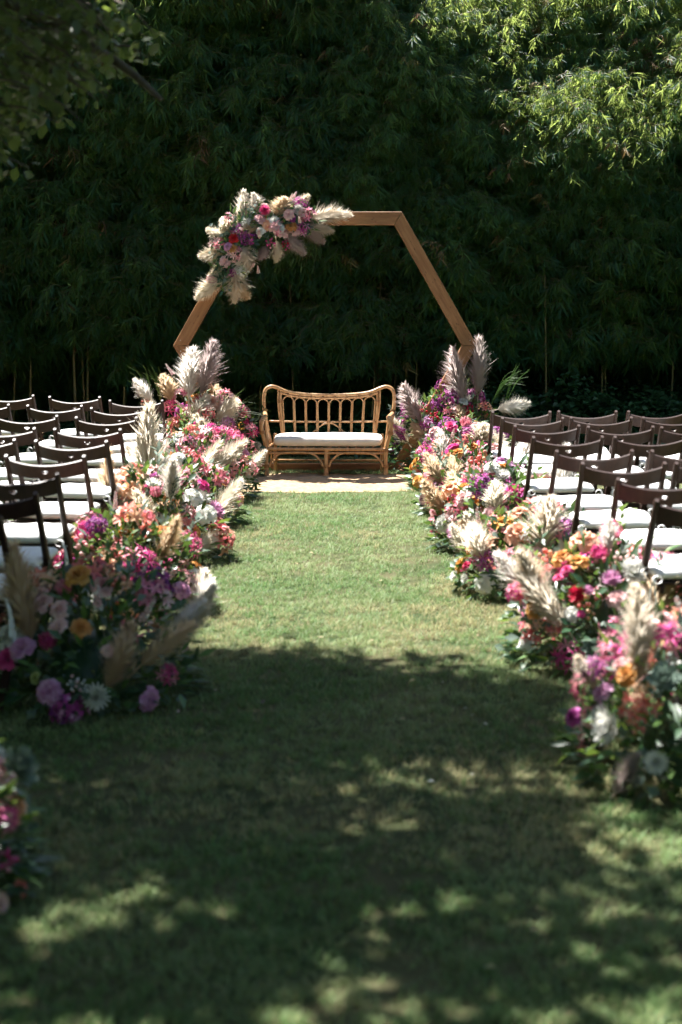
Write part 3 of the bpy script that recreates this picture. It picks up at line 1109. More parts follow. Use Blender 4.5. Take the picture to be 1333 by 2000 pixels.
ORD = ['first', 'second', 'third', 'fourth', 'fifth', 'sixth', 'seventh', 'eighth', 'ninth']
CH_L = [[(266, 782), (146, 775), (17, 772)], [(233, 797), (107, 792), (-36, 790)], [(208, 815), (53, 812)], [(171, 838), (4, 836)], [(139, 861), (-40, 858)],
        [(88, 890), (-108, 888)], [(27, 925), (-185, 925)], [(-24, 962)], [(-105, 1008)]]
CH_R = [[(1019, 804), (1148, 803), (1284, 803)], [(1041, 816), (1175, 815), (1316, 815)], [(1069, 831), (1213, 833), (1356, 834)], [(1110, 853), (1270, 853)],
        [(1162, 880), (1349, 880)], [(1219, 904), (1402, 904)], [(1296, 935)], [(1380, 976)]]
n = 0
for side, rows in (('left', CH_L), ('right', CH_R)):
    for ri, row in enumerate(rows):
        for ci, (px, py) in enumerate(row):
            s_ = (py - 570) / (CAMZ - CH)
            p = at(px, py, FPX / s_ * math.cos(PITCH))
            # depth along the ray so that the top sits at the chair height
            rd = ray(px, py)
            p = Vector((0, 0, CAMZ)) + rd * ((CH - CAMZ) / rd.z)
            rz = R(random.uniform(-2.5, 2.5) + (-2 if side == 'left' else 2))
            off = Matrix.Rotation(rz, 3, 'Z') @ Vector((0, -.235, 0))
            ch = empty('folding_chair', (p.x - off.x, p.y - off.y, 0), rz)
            seat = ['aisle seat', 'second seat from aisle', 'third seat from aisle'][ci]
            tag(ch, f'dark folding chair with white cushion, {side} block, {ORD[ri]} row from settee, {seat}', 'chair',
                f'folding chairs in the {side} block')
            for nm, me, _ in CP:
                put(nm, me, ch)
            cu_ = put('seat_cushion', cushions[n % 4], ch)
            cu_.rotation_euler = (0, 0, R(random.uniform(-2, 2)))
            for tm in ties[n % 3]:
                put('tie_ribbon', tm, cu_)
            n += 1


# ================================================================== FLOWERS
GA = math.radians(137.5)


def mk_rose(r, open_=0.0):
    mb = MB()
    mb.blob((0, 0, .35), .22, 0, 7, 4)
    N_ = 26
    for i in range(N_):
        t = i / (N_ - 1)
        tilt = -.30 + 1.35 * t ** 1.2 + open_ * t
        mb.petal(i * GA + r.uniform(-.2, .2), .05 + .26 * t, .22 - .20 * t + .03 * r.random(), tilt, .42 + .30 * t, .42 + .45 * t, cup=.16, curl=.35 + .5 * t, rows=3, tipw=.8)
    return mb


def mk_dahlia(r):
    mb = MB()
    mb.blob((0, 0, .22), .2, 1, 7, 4)
    for ly, (n_, tl, L_, z) in enumerate(((9, .15, .35, .28), (13, .55, .55, .24), (16, .95, .72, .18), (18, 1.3, .88, .10), (18, 1.6, .95, .04))):
        for k in range(n_):
            a = 2 * math.pi * (k + .5 * (ly % 2)) / n_ + r.uniform(-.06, .06)
            mb.petal(a, .06, z, tl + r.uniform(-.1, .1), L_, .26, cup=.22, curl=-.35, rows=2, tipw=.35)
    return mb


def mk_protea(r):
    mb = MB()
    mb.blob((0, 0, .25), .30, 1, 8, 5, 1.6)
    for ly, (n_, tl, L_) in enumerate(((10, .10, .95), (13, .32, 1.05), (15, .6, 1.0), (12, .95, .75))):
        for k in range(n_):
            a = 2 * math.pi * (k + .5 * (ly % 2)) / n_ + r.uniform(-.1, .1)
            mb.petal(a, .2 + .05 * ly, -.1, tl + r.uniform(-.08, .08), L_ * r.uniform(.9, 1.1), .20, cup=.2, curl=-.55, rows=3, tipw=.25)
    return mb


def small_flower(mb, c, d, sz, np_, L_, W_, mats, r, tilt=.75):
    M_ = Matrix.Translation(c) @ onb(d).to_4x4() @ Matrix.Scale(sz, 4)
    t_ = MB()
    ph = r.uniform(0, 6.28)
    for k in range(np_):
        t_.petal(ph + 2 * math.pi * k / np_, .03, 0, tilt + r.uniform(-.15, .15), L_, W_, cup=.2, curl=.5, rows=2, tipw=.5)
    for f, m_ in zip(t_.f, t_.m):
        pass
    mb.add(t_.v, t_.f, mats, M_)


def dome(r, n_, rad=1.0, zmin=.1):
    out = []
    for i in range(n_):
        z = zmin + (1 - zmin) * (i + .5) / n_
        a = i * GA + r.uniform(-.3, .3)
        q = math.sqrt(max(0, 1 - z * z))
        out.append(Vector((q * math.cos(a), q * math.sin(a), z)) * rad)
    return out


def mk_lily_cluster(r):
    mb = MB()
    for p in dome(r, 7):
        d = (p + Vector((r.uniform(-.3, .3), r.uniform(-.3, .3), .2))).normalized()
        q = p * r.uniform(.55, .85) - Vector((0, 0, .3))
        mb.tube([(0, 0, -.6), q], [.03, .02], 3, 1, cap=False)
        small_flower(mb, q, d, .60, 6, 1.0, .46, 0 if r.random() < .8 else 2, r, .6)
    return mb


def mk_nerine(r):
    mb = MB()
    for p in dome(r, 9, zmin=-.05):
        d = (p + Vector((r.uniform(-.2, .2), r.uniform(-.2, .2), .1))).normalized()
        q = p * .6 - Vector((0, 0, .1))
        mb.tube([(0, 0, -.5), q], [.03, .02], 3, 1, cap=False)
        small_flower(mb, q, d, .58, 6, 1.05, .24, 0 if r.random() < .75 else 2, r, .75)
    return mb


def mk_cluster(r, n_=70, fs=.17):
    mb = MB()
    for p in dome(r, n_, zmin=-.1):
        q = p * r.uniform(.7, 1.05) - Vector((0, 0, .25))
        d = (p + Vector((r.uniform(-.5, .5), r.uniform(-.5, .5), r.uniform(-.2, .5)))).normalized()
        m_ = 0 if r.random() < .75 else 2
        small_flower(mb, q, d, fs * r.uniform(.8, 1.3), 4, 1.0, .9, m_, r, .9)
    for p in dome(r, 12):
        mb.tube([(0, 0, -.7), p * .75 - Vector((0, 0, .25))], [.025, .015], 3, 1, cap=False)
    return mb


def mk_buds(r):
    mb = MB()
    for p in dome(r, 12):
        q = p * r.uniform(.55, 1.0) - Vector((0, 0, .3))
        mb.tube([(0, 0, -.7), q], [.025, .018], 3, 1, cap=False)
        mb.blob(q, r.uniform(.13, .22), 0 if r.random() < .7 else 2, 6, 4, 1.15)
    return mb


def mk_spike(r):
    mb = MB()
    mb.tube([(0, 0, -.3), (.03, 0, .5), (.1, .02, 1.2), (.2, .03, 2.0)], [.03, .025, .02, .008], 4, 1)
    for i in range(46):
        t = i / 45
        c = Vector((.2 * t * t, .03 * t, .25 + 1.75 * t))
        a = i * GA
        d = Vector((math.cos(a), math.sin(a), .4))
        small_flower(mb, c + d * (.05 + .10 * (1 - t)), d, .15 * (1.15 - .7 * t), 4, 1, .8, 0 if r.random() < .7 else 2, r, .6)
    return mb


def mk_rosette(r):
    mb = MB()
    for i in range(34):
        t = i / 33
        mb.petal(i * GA, .05 + .1 * t, .25 - .25 * t, .1 + 1.35 * t, .35 + .6 * t, .3 + .3 * t, cup=.14, curl=-.2, rows=3, tipw=.4)
    return mb


KINDS = {  # name -> builder, diameter (m)
    'rose': (lambda r: mk_rose(r), .102), 'open_rose': (lambda r: mk_rose(r, .35), .118), 'dahlia': (mk_dahlia, .115), 'protea': (mk_protea, .12),
    'lily_cluster': (mk_lily_cluster, .15), 'nerine': (mk_nerine, .15), 'blossom_cluster': (lambda r: mk_cluster(r), .14),
    'bud_cluster': (mk_buds, .11), 'flower_spike': (mk_spike, .11), 'rosette': (mk_rosette, .13)}
SECOND = {'peach': 'blush', 'coral': 'peach', 'pink': 'blush', 'hot': 'pink', 'magenta': 'lilac', 'purple': 'magenta', 'white': 'green', 'blush': 'white', 'mustard': 'rust',
          'lilac': 'blush', 'red': 'hot', 'rust': 'coral', 'dusk': 'white', 'green': 'white'}
NAMES = {'rose': 'rose', 'open_rose': 'rose', 'dahlia': 'dahlia', 'protea': 'protea', 'lily_cluster': 'lily_cluster', 'nerine': 'nerine',
         'blossom_cluster': 'blossom_cluster', 'bud_cluster': 'bud_cluster', 'flower_spike': 'flower_spike', 'rosette': 'succulent_rosette'}
_fm = {}


def flower_mesh(kind, col):
    v = random.randint(0, 1)
    key = (kind, col, v)
    if key not in _fm:
        mb = KINDS[kind][0](random.Random(hash(kind) % 1000 if False else len(kind) * 31 + v * 7))
        mid = {'rose': None, 'open_rose': None, 'dahlia': 'petal_' + SECOND[col], 'protea': 'petal_coral'}.get(kind, 'stem')
        if kind == 'rosette':
            mats = [M['leaf_grey'] if col == 'dusk' else M['petal_' + col]]
        else:
            mats = [M['petal_' + col], M[mid] if mid else M['petal_' + col], M['petal_' + SECOND[col]]]
        _fm[key] = mb.mesh(NAMES[kind], mats)
    return _fm[key]


# pampas plumes: unit length along +Z, about 0.36 wide
def mk_plume(seed, colour, stiff=0.0):
    r = random.Random(seed)
    mb = MB()
    bend = r.uniform(-.10, .10)

    def axis(t):
        return Vector((bend * math.sin(t * 1.4) * t, .04 * t * t, t * (1 - .04 * t)))
    mb.tube([axis(-.25), axis(0), axis(.3), axis(.6), axis(.9)], [.012, .011, .009, .006, .003], 5, 0)
    n_ = 1900
    for i in range(n_):
        t = (i / n_) ** .9 * .92
        p = axis(t)
        a = i * GA + r.uniform(-.4, .4)
        env = (.55 + .45 * math.sin(min(1, t * 2.6) * math.pi / 2)) * (1 - max(0, t - .30) * 1.05)
        L_ = .34 * env * r.uniform(.6, 1.15)
        sp = r.uniform(.22, .9) * (1 - .6 * t) * (1 - stiff * .35)
        if r.random() < .2:
            L_ *= 1.3
            sp *= 1.35
        o_ = Vector((math.cos(a), math.sin(a), 0))
        d = (o_ * sp + Vector((0, 0, 1))).normalized()
        m_ = p + d * L_ * .55
        e = p + d * L_ + o_ * L_ * .10 * r.uniform(-.3, 1.6) - Vector((0, 0, L_ * .10 * r.random())) + Vector((.06 * L_, 0, 0))
        w = o_.cross(Vector((0, 0, 1))) * (.0066 * r.uniform(.6, 1.3))
        w = (w + Vector((r.uniform(-1, 1), r.uniform(-1, 1), 0)) * .002)
        mb.add([p - w * .7, p + w * .7, m_ - w, m_ + w, e], [(0, 1, 3, 2), (2, 3, 4)], 0)
        if r.random() < .5:                      # side barbs
            b_ = m_
            d2 = (d + o_ * r.uniform(.3, .9) + Vector((r.uniform(-.4, .4), r.uniform(-.4, .4), 0))).normalized()
            mb.add([b_ - w * .6, b_ + w * .6, b_ + d2 * L_ * .4], [(0, 1, 2)], 0)
    return mb.mesh('pampas_plume', [M['plume_' + colour]])


_pm = {}


def plume(root, rl, bx, by, tx, ty, wpx, col, Yb, Yt=None, stiff=0.0):
    Yt = Yb if Yt is None else Yt
    b, t = at(bx, by, Yb), at(tx, ty, Yt)
    d = (t - b) * 1.08
    L_ = d.length
    W_ = wpx * Yb / FPX
    v = random.randint(0, 2)
    key = (v, col, stiff)
    if key not in _pm:
        _pm[key] = mk_plume(100 + v, col, stiff)
    M_ = Matrix.Translation(b - rl) @ onb(d).to_4x4() @ Matrix.Rotation(random.uniform(0, 6.28), 4, 'Z') @ Matrix.Diagonal((W_ / .36, W_ / .36, L_, 1))
    return put('pampas_plume', _pm[key], root, M_)


LEAFM = ['leaf_dark', 'leaf_mid', 'leaf_grey', 'stem']


def ellip_hit(px, py, c, rx, ry, h, f=1.02):
    o_ = Vector((0, 0, CAMZ))
    d = ray(px, py)
    S = Vector((1 / (rx * f), 1 / (ry * f), 1 / (h * f)))
    oo = Vector(((o_.x - c[0]) * S.x, (o_.y - c[1]) * S.y, o_.z * S.z))
    dd = Vector((d.x * S.x, d.y * S.y, d.z * S.z))
    A, B, C_ = dd.dot(dd), 2 * oo.dot(dd), oo.dot(oo) - 1
    D = B * B - 4 * A * C_
    if D < 0:
        p = at(px, py, c[1] - .08)
    else:
        p = o_ + d * ((-B - math.sqrt(D)) / (2 * A))
    nn = Vector(((p.x - c[0]) / rx ** 2, (p.y - c[1]) / ry ** 2, max(p.z, .02) / h ** 2)).normalized()
    return p, nn


def orient(nn, spin=True):
    z = (Vector(nn) + Vector((random.uniform(-.3, .3), random.uniform(-.35, .1), random.uniform(0, .45)))).normalized()
    Mr = onb(z).to_4x4()
    return Mr @ Matrix.Rotation(random.uniform(0, 6.28), 4, 'Z')


FILL = [('lily_cluster', 'coral', 14), ('lily_cluster', 'pink', 14), ('nerine', 'hot', 10), ('nerine', 'pink', 7), ('blossom_cluster', 'magenta', 5), ('blossom_cluster', 'purple', 2),
        ('rose', 'mustard', 9), ('open_rose', 'white', 9), ('rose', 'blush', 6), ('open_rose', 'peach', 11), ('rose', 'hot', 5), ('rose', 'lilac', 1), ('dahlia', 'white', 6), ('dahlia', 'red', 2), ('dahlia', 'lilac', 2),
        ('protea', 'pink', 6), ('protea', 'hot', 4), ('bud_cluster', 'pink', 4), ('bud_cluster', 'coral', 4), ('flower_spike', 'blush', 7), ('rosette', 'dusk', 2)]


def arrangement(label, c, rx, ry, h, plumes=(), keys=(), nfill=40, nleaf=950, aisle=1, seed=0, fill=None, greens=0.0, grassy=(), extra=2):
    random.seed(1000 + seed)
    root = empty('flower_arrangement', (c[0], c[1], 0))
    tag(root, label, 'flowers', 'flower arrangements lining the aisle')
    rl = Vector((c[0], c[1], 0))
    F_ = MB()
    placed = []

    def setf(kind, col, p, nn, dia):
        me = flower_mesh(kind, col)
        M_ = Matrix.Translation(p - rl) @ orient(nn) @ Matrix.Scale(dia / 2, 4)
        o = put(NAMES[kind], me, root, M_)
        placed.append((p, dia / 2))
        q = Vector((c[0] + (p.x - c[0]) * .35, c[1] + (p.y - c[1]) * .35, p.z * .4))
        F_.tube([q - rl, (p * .6 + q * .4) - rl + Vector((0, 0, .01)), p - rl - Vector(nn) * dia * .1], .0022, 3, 3, cap=False)

    for pl in plumes:
        bx, by, tx, ty, wpx, col, Yb = pl[:7]
        st = pl[8] if len(pl) > 8 else 0.0
        hb, _ = ellip_hit(bx, by, c, rx, ry, h, .97)
        ht, _ = ellip_hit(tx, ty, c, rx, ry, h, 1.12)
        Y0 = min(hb.y, Yb + .1)
        Y1 = min(ht.y if ht.z < h * .98 else Y0 + .05, Y0 + .12)
        plume(root, rl, bx, by, tx, ty, wpx * 1.25, col, Y0, Y1, st)
        a_, b_ = at(bx, by, Y0), at(tx, ty, Y1)
        for q_ in (.12, .35, .6, .85):
            placed.append((a_.lerp(b_, q_), wpx * Y0 / FPX * .34))
    for q_ in range(extra):                               # shorter plumes tucked in all round
        a = random.uniform(0, 2 * math.pi)
        z = random.uniform(.35, .9)
        q = math.sqrt(1 - z * z)
        n_ = Vector((q * math.cos(a), q * math.sin(a), z))
        p = Vector((c[0] + rx * n_.x * .9, c[1] + ry * n_.y * .9, h * n_.z * .9))
        d_ = (n_ + Vector((random.uniform(-.3, .3), random.uniform(-.2, .2), .7))).normalized()
        L_ = random.uniform(.20, .34)
        col = random.choice(('cream', 'white', 'cream', 'tan'))
        key = (q_ % 3, col, 0.0)
        if key not in _pm:
            _pm[key] = mk_plume(100 + key[0], col, 0.0)
        w_ = L_ * random.uniform(.36, .5) / .36
        put('pampas_plume', _pm[key], root, Matrix.Translation(p - rl) @ onb(d_).to_4x4() @ Matrix.Rotation(random.uniform(0, 6.28), 4, 'Z') @ Matrix.Diagonal((w_, w_, L_, 1)))
        placed.append((p + d_ * L_ * .4, .06))
    for kk in keys:
        kind, col, px, py, dpx = kk[:5]
        p, nn = ellip_hit(px, py, c, rx, ry, h, 1.06)
        if p.z < .02:
            p.z = .03
        setf(kind, col, p, nn, 1.12 * dpx * p.y / FPX)
    fl = fill or FILL
    tot = sum(w for *_, w in fl)
    k = tries = 0
    while k < nfill and tries < nfill * 30:
        tries += 1
        z = .18 + .82 * random.random() ** .8
        a = random.uniform(0, 2 * math.pi)
        q = math.sqrt(1 - z * z)
        f = random.uniform(.92, 1.1)
        p = Vector((c[0] + rx * q * math.cos(a) * f, c[1] + ry * q * math.sin(a) * f, max(.05, h * z * f)))
        x = random.uniform(0, tot)
        for kind, col, w in fl:
            x -= w
            if x <= 0:
                break
        dia = KINDS[kind][1] * random.uniform(.95, 1.5)
        if any((p - pp).length < (rr + dia / 2) * .62 for pp, rr in placed):
            continue
        nn = Vector((q * math.cos(a) / rx, q * math.sin(a) / ry, z / h)).normalized()
        if kind == 'flower_spike':
            nn = (nn + Vector((0, 0, .8))).normalized()
        setf(kind, col, p, nn, dia)
        k += 1
    # leaves
    for i in range(nleaf):
        z = random.random()
        a = random.uniform(0, 2 * math.pi)
        q = math.sqrt(1 - z * z)
        f = random.choice((random.uniform(.45, .85), random.uniform(.8, 1.06), random.uniform(.85, 1.12)))
        p = Vector((rx * q * math.cos(a) * f, ry * q * math.sin(a) * f, max(.015, h * z * f)))
        o_ = Vector((q * math.cos(a) / rx, q * math.sin(a) / ry, z / h)).normalized()
        d = (o_ + Vector((random.uniform(-.8, .8), random.uniform(-.8, .8), random.uniform(-.5, .7)))).normalized()
        n_ = (o_ + Vector((random.uniform(-.6, .6), random.uniform(-.6, .6), .5))).normalized()
        t = random.random()
        if t < .58 - greens * .2:
            F_.leaf(p, d, n_, random.uniform(.06, .105), random.uniform(.028, .045), random.uniform(.05, .3), .12, 0)
        elif t < .82:
            F_.leaf(p, d, n_, random.uniform(.06, .11), random.uniform(.018, .034), random.uniform(.05, .3), .12, 1)
        else:
            F_.leaf(p, d, n_, random.uniform(.04, .075), random.uniform(.03, .045), random.uniform(.0, .2), .08, 2, .5)
    for i in range(70):                                   # skirt of long leaves on the grass
        a = random.uniform(0, 2 * math.pi)
        p = Vector((rx * .92 * math.cos(a), ry * .92 * math.sin(a), random.uniform(.02, .12)))
        d = Vector((math.cos(a) + random.uniform(-.4, .4), math.sin(a) + random.uniform(-.4, .4), random.uniform(-.12, .25)))
        F_.leaf(p, d, (0, 0, 1), random.uniform(.09, .17), random.uniform(.022, .042), random.uniform(0.05, .25), .12, 0 if random.random() < .8 else 1)
    for i in range(5):                                    # leafy sprigs reaching out of the mound
        a = random.uniform(0, 2 * math.pi)
        z = random.uniform(.5, 1)
        q = math.sqrt(1 - z * z)
        p = Vector((rx * q * math.cos(a), ry * q * math.sin(a), h * z)) * .9
        d = Vector((q * math.cos(a), q * math.sin(a), z + .4)).normalized()
        L_ = random.uniform(.14, .26)
        pp = [p, p + d * L_ * .5 + Vector((0, 0, .01)), p + d * L_]
        F_.tube(pp, [.003, .0025, .001], 3, 3, cap=False)
        mt = random.choice((0, 1, 1, 2))
        for k in range(12):
            t = .2 + .8 * k / 11
            s_ = Vector((random.uniform(-1, 1), random.uniform(-1, 1), random.uniform(-.3, .6)))
            F_.leaf(p + d * L_ * t, d * .6 + s_ * .7, d + Vector((0, 0, .5)), random.uniform(.045, .08), random.uniform(.02, .034), .15, .1, mt)
    for (bx, by, tx, ty, n_, spread) in grassy:           # fans of long grass blades
        b, t = at(bx, by, c[1]) - rl, at(tx, ty, c[1] - .1) - rl
        for k in range(n_):
            e = t + Vector((random.uniform(-1, 1), random.uniform(-1, 1), random.uniform(-1, 1))) * spread
            m_ = (b + e) / 2 + Vector((0, 0, .05 + .05 * random.random()))
            F_.tube(smooth_path([b, m_, e], 4), [.0022] * 5 + [.0016] * 3 + [.0006], 3, 1, cap=False)
    F_.blob((0, 0, 0), min(rx, ry) * .55, 0, 10, 6, h / min(rx, ry))
    fo = F_.build('foliage', [M[k] for k in LEAFM], root)
    fo['kind'] = 'stuff'
    return root


# ---- left of the aisle, from the arch towards the camera
arrangement('tall flower mound at the left foot of the arch crowned by upright pampas plumes', (-1.18, 14.15), .46, .42, .74,
            plumes=[(369, 778, 372, 682, 44, 'white', 14.2), (392, 770, 423, 672, 40, 'mauve', 14.3), (335, 782, 324, 733, 30, 'tan', 14.1), (298, 786, 267, 742, 26, 'white', 14.2, None, .8),
                    (376, 826, 404, 772, 36, 'cream', 13.85), (420, 826, 466, 784, 38, 'cream', 13.85), (405, 872, 386, 812, 34, 'cream', 13.7)],
            keys=[('nerine', 'hot', 335, 795, 34), ('flower_spike', 'blush', 342, 735, 26), ('lily_cluster', 'coral', 403, 805, 30), ('rose', 'mustard', 416, 845, 26), ('protea', 'pink', 436, 856, 30),
                  ('lily_cluster', 'pink', 352, 770, 26), ('lily_cluster', 'hot', 328, 868, 34), ('lily_cluster', 'pink', 364, 872, 40), ('nerine', 'hot', 470, 866, 28), ('bud_cluster', 'coral', 285, 787, 22),
                  ('lily_cluster', 'coral', 335, 828, 30), ('nerine', 'magenta', 445, 828, 30), ('dahlia', 'rust', 350, 900, 22), ('flower_spike', 'blush', 362, 800, 26)],
            nfill=40, nleaf=800, seed=1, greens=.4, grassy=[(430, 830, 505, 790, 26, .16), (300, 790, 268, 725, 12, .1), (315, 790, 300, 728, 10, .07)])
arrangement('second flower mound from the arch on the left with two cream plumes leaning right', (-1.15, 12.75), .42, .38, .56,
            plumes=[(352, 972, 430, 868, 34, 'cream', 12.2), (408, 922, 474, 860, 36, 'cream', 12.3)],
            keys=[('blossom_cluster', 'magenta', 345, 915, 36), ('nerine', 'magenta', 362, 910, 36), ('rose', 'mustard', 432, 930, 24), ('rose', 'mustard', 390, 952, 28), ('protea', 'hot', 440, 948, 28),
                  ('lily_cluster', 'pink', 490, 912, 30), ('dahlia', 'white', 375, 895, 26), ('lily_cluster', 'coral', 478, 900, 22), ('rose', 'white', 382, 968, 22), ('nerine', 'hot', 400, 988, 40),
                  ('dahlia', 'lilac', 462, 980, 22), ('rose', 'rust', 352, 898, 22)], nfill=40, seed=2)
arrangement('third flower mound from the arch on the left with one huge white plume', (-1.18, 11.35), .42, .38, .48,
            plumes=[(283, 995, 292, 800, 58, 'cream', 11.4), (388, 1040, 474, 946, 40, 'cream', 10.9), (300, 1010, 322, 900, 36, 'white', 11.6)],
            keys=[('rose', 'mustard', 302, 972, 30), ('blossom_cluster', 'purple', 345, 1035, 46), ('rose', 'mustard', 362, 1025, 26), ('rosette', 'dusk', 345, 985, 30), ('rose', 'blush', 335, 970, 20),
                  ('nerine', 'pink', 402, 990, 38), ('nerine', 'hot', 250, 985, 30), ('bud_cluster', 'red', 330, 1000, 26), ('rose', 'white', 425, 1000, 22), ('blossom_cluster', 'magenta', 320, 1045, 36)], nfill=40, seed=3)
arrangement('fourth flower mound from the arch on the left with a slim upright beige plume', (-1.17, 9.85), .43, .40, .54,
            plumes=[(212, 1085, 212, 888, 44, 'tan', 9.9), (290, 1045, 272, 962, 36, 'cream', 9.8), (375, 1078, 428, 1046, 34, 'cream', 9.5), (330, 1118, 366, 1056, 26, 'tan', 9.4)],
            keys=[('rose', 'mustard', 278, 1045, 30), ('rose', 'white', 180, 1074, 30), ('open_rose', 'white', 248, 1060, 36), ('nerine', 'magenta', 258, 1040, 40), ('blossom_cluster', 'purple', 245, 1100, 46),
                  ('lily_cluster', 'coral', 330, 1090, 44), ('lily_cluster', 'hot', 358, 1095, 34), ('dahlia', 'white', 372, 1075, 24), ('bud_cluster', 'pink', 165, 1000, 36), ('nerine', 'hot', 250, 1000, 34),
                  ('dahlia', 'white', 225, 1055, 24), ('flower_spike', 'blush', 175, 1010, 36)], nfill=40, seed=4)
arrangement('fifth flower mound from the arch on the left with cream plume over the aisle', (-1.16, 8.25), .42, .40, .49,
            plumes=[(372, 1222, 402, 1118, 50, 'cream', 7.95), (385, 1180, 412, 1130, 30, 'white', 7.9)],
            keys=[('open_rose', 'blush', 238, 1140, 36), ('dahlia', 'white', 315, 1178, 34), ('rose', 'lilac', 355, 1155, 38), ('lily_cluster', 'pink', 280, 1175, 40), ('lily_cluster', 'coral', 258, 1205, 40),
                  ('nerine', 'hot', 310, 1210, 36), ('rose', 'red', 45, 1087, 24), ('nerine', 'red', 95, 1100, 44), ('open_rose', 'white', 195, 1168, 60), ('rose', 'hot', 220, 1190, 34),
                  ('blossom_cluster', 'magenta', 135, 1110, 40), ('lily_cluster', 'pink', 190, 1140, 50), ('bud_cluster', 'blush', 330, 1120, 30)], nfill=40, seed=5)
arrangement('shaded near left flower mound with white dahlia and two tan plumes', (-1.06, 6.45), .42, .42, .52,
            plumes=[(62, 1250, 20, 1072, 74, 'tan', 6.6), (208, 1345, 262, 1225, 62, 'tan', 6.15), (275, 1300, 368, 1212, 52, 'tan', 6.1)],
            keys=[('dahlia', 'white', 190, 1360, 56), ('open_rose', 'lilac', 96, 1352, 52), ('rose', 'lilac', 45, 1268, 50), ('rose', 'mustard', 158, 1228, 42), ('rose', 'blush', 85, 1180, 42), ('rose', 'blush', 117, 1192, 40),
                  ('rose', 'blush', 115, 1228, 42), ('rose', 'blush', 80, 1160, 32), ('rose', 'lilac', 290, 1365, 48), ('nerine', 'hot', 328, 1318, 46), ('blossom_cluster', 'magenta', 135, 1390, 66),
                  ('rose', 'blush', 210, 1272, 26), ('bud_cluster', 'blush', 150, 1335, 36), ('blossom_cluster', 'purple', 120, 1420, 50), ('rose', 'green', 70, 1325, 24)], nfill=34, nleaf=900, seed=6, greens=.5)
arrangement('nearest left flower mound cut by the picture edge, with pink and coral blooms', (-1.17, 4.25), .27, .30, .46,
            keys=[('nerine', 'hot', 5, 1600, 70), ('rose', 'coral', 38, 1735, 40), ('rosette', 'dusk', 30, 1500, 90), ('rose', 'blush', -5, 1780, 50), ('bud_cluster', 'hot', 12, 1680, 50)], nfill=14, nleaf=600, seed=7, greens=.5)
# ---- right of the aisle
arrangement('tall flower mound at the right foot of the arch with mauve pampas plumes', (1.03, 14.80), .58, .42, .74,
            plumes=[(908, 795, 878, 686, 38, 'mauve', 15.0), (934, 775, 939, 664, 32, 'mauve', 15.2), (822, 825, 784, 757, 36, 'mauve', 14.9), (972, 800, 1032, 790, 30, 'white', 15.0), (842, 862, 804, 832, 30, 'tan', 14.75),
                    (902, 830, 897, 793, 26, 'tan', 14.8)],
            keys=[('blossom_cluster', 'magenta', 880, 775, 34), ('flower_spike', 'magenta', 795, 845, 40), ('flower_spike', 'purple', 790, 860, 36), ('rose', 'red', 916, 810, 16), ('lily_cluster', 'pink', 882, 800, 26),
                  ('nerine', 'magenta', 835, 830, 34), ('bud_cluster', 'coral', 786, 912, 16), ('rose', 'white', 905, 785, 18), ('blossom_cluster', 'white', 830, 858, 22), ('bud_cluster', 'red', 850, 815, 24)],
            nfill=34, nleaf=1100, seed=8, greens=1.0, grassy=[(960, 790, 1012, 735, 16, .09), (985, 795, 1020, 725, 8, .08), (830, 900, 790, 910, 14, .1)],
            fill=[('blossom_cluster', 'magenta', 6), ('blossom_cluster', 'purple', 5), ('rose', 'white', 3), ('bud_cluster', 'red', 4), ('lily_cluster', 'coral', 4), ('nerine', 'magenta', 4), ('rose', 'red', 2), ('dahlia', 'white', 2)])
arrangement('second flower mound from the arch on the right, low and full of pink lilies', (1.04, 13.35), .43, .38, .56,
            plumes=[(935, 868, 946, 830, 36, 'cream', 13.2), (872, 905, 861, 844, 26, 'white', 12.9), (962, 870, 985, 850, 30, 'cream', 13.2)],
            keys=[('lily_cluster', 'coral', 862, 870, 34), ('rose', 'mustard', 902, 884, 24), ('lily_cluster', 'pink', 940, 890, 44), ('nerine', 'hot', 960, 900, 44), ('nerine', 'hot', 840, 892, 34), ('rose', 'hot', 838, 880, 20),
                  ('lily_cluster', 'pink', 900, 905, 40), ('blossom_cluster', 'purple', 978, 845, 34), ('lily_cluster', 'coral', 910, 860, 30)], nfill=40, seed=9)
arrangement('third flower mound from the arch on the right with grey green rosette', (1.03, 11.85), .42, .37, .48,
            plumes=[(862, 945, 836, 888, 28, 'tan', 11.6), (890, 945, 887, 893, 24, 'tan', 11.6), (1008, 950, 1026, 856, 46, 'white', 11.9)],
            keys=[('rosette', 'dusk', 918, 955, 44), ('rosette', 'dusk', 942, 948, 40), ('rose', 'mustard', 975, 922, 26), ('rose', 'mustard', 818, 940, 26), ('rose', 'lilac', 828, 975, 22), ('blossom_cluster', 'magenta', 850, 955, 28),
                  ('lily_cluster', 'coral', 900, 975, 40), ('nerine', 'hot', 945, 930, 40), ('lily_cluster', 'coral', 1022, 935, 44), ('rose', 'mustard', 940, 990, 24), ('rose', 'white', 905, 938, 20), ('bud_cluster', 'red', 918, 968, 22)],
            nfill=40, seed=10)
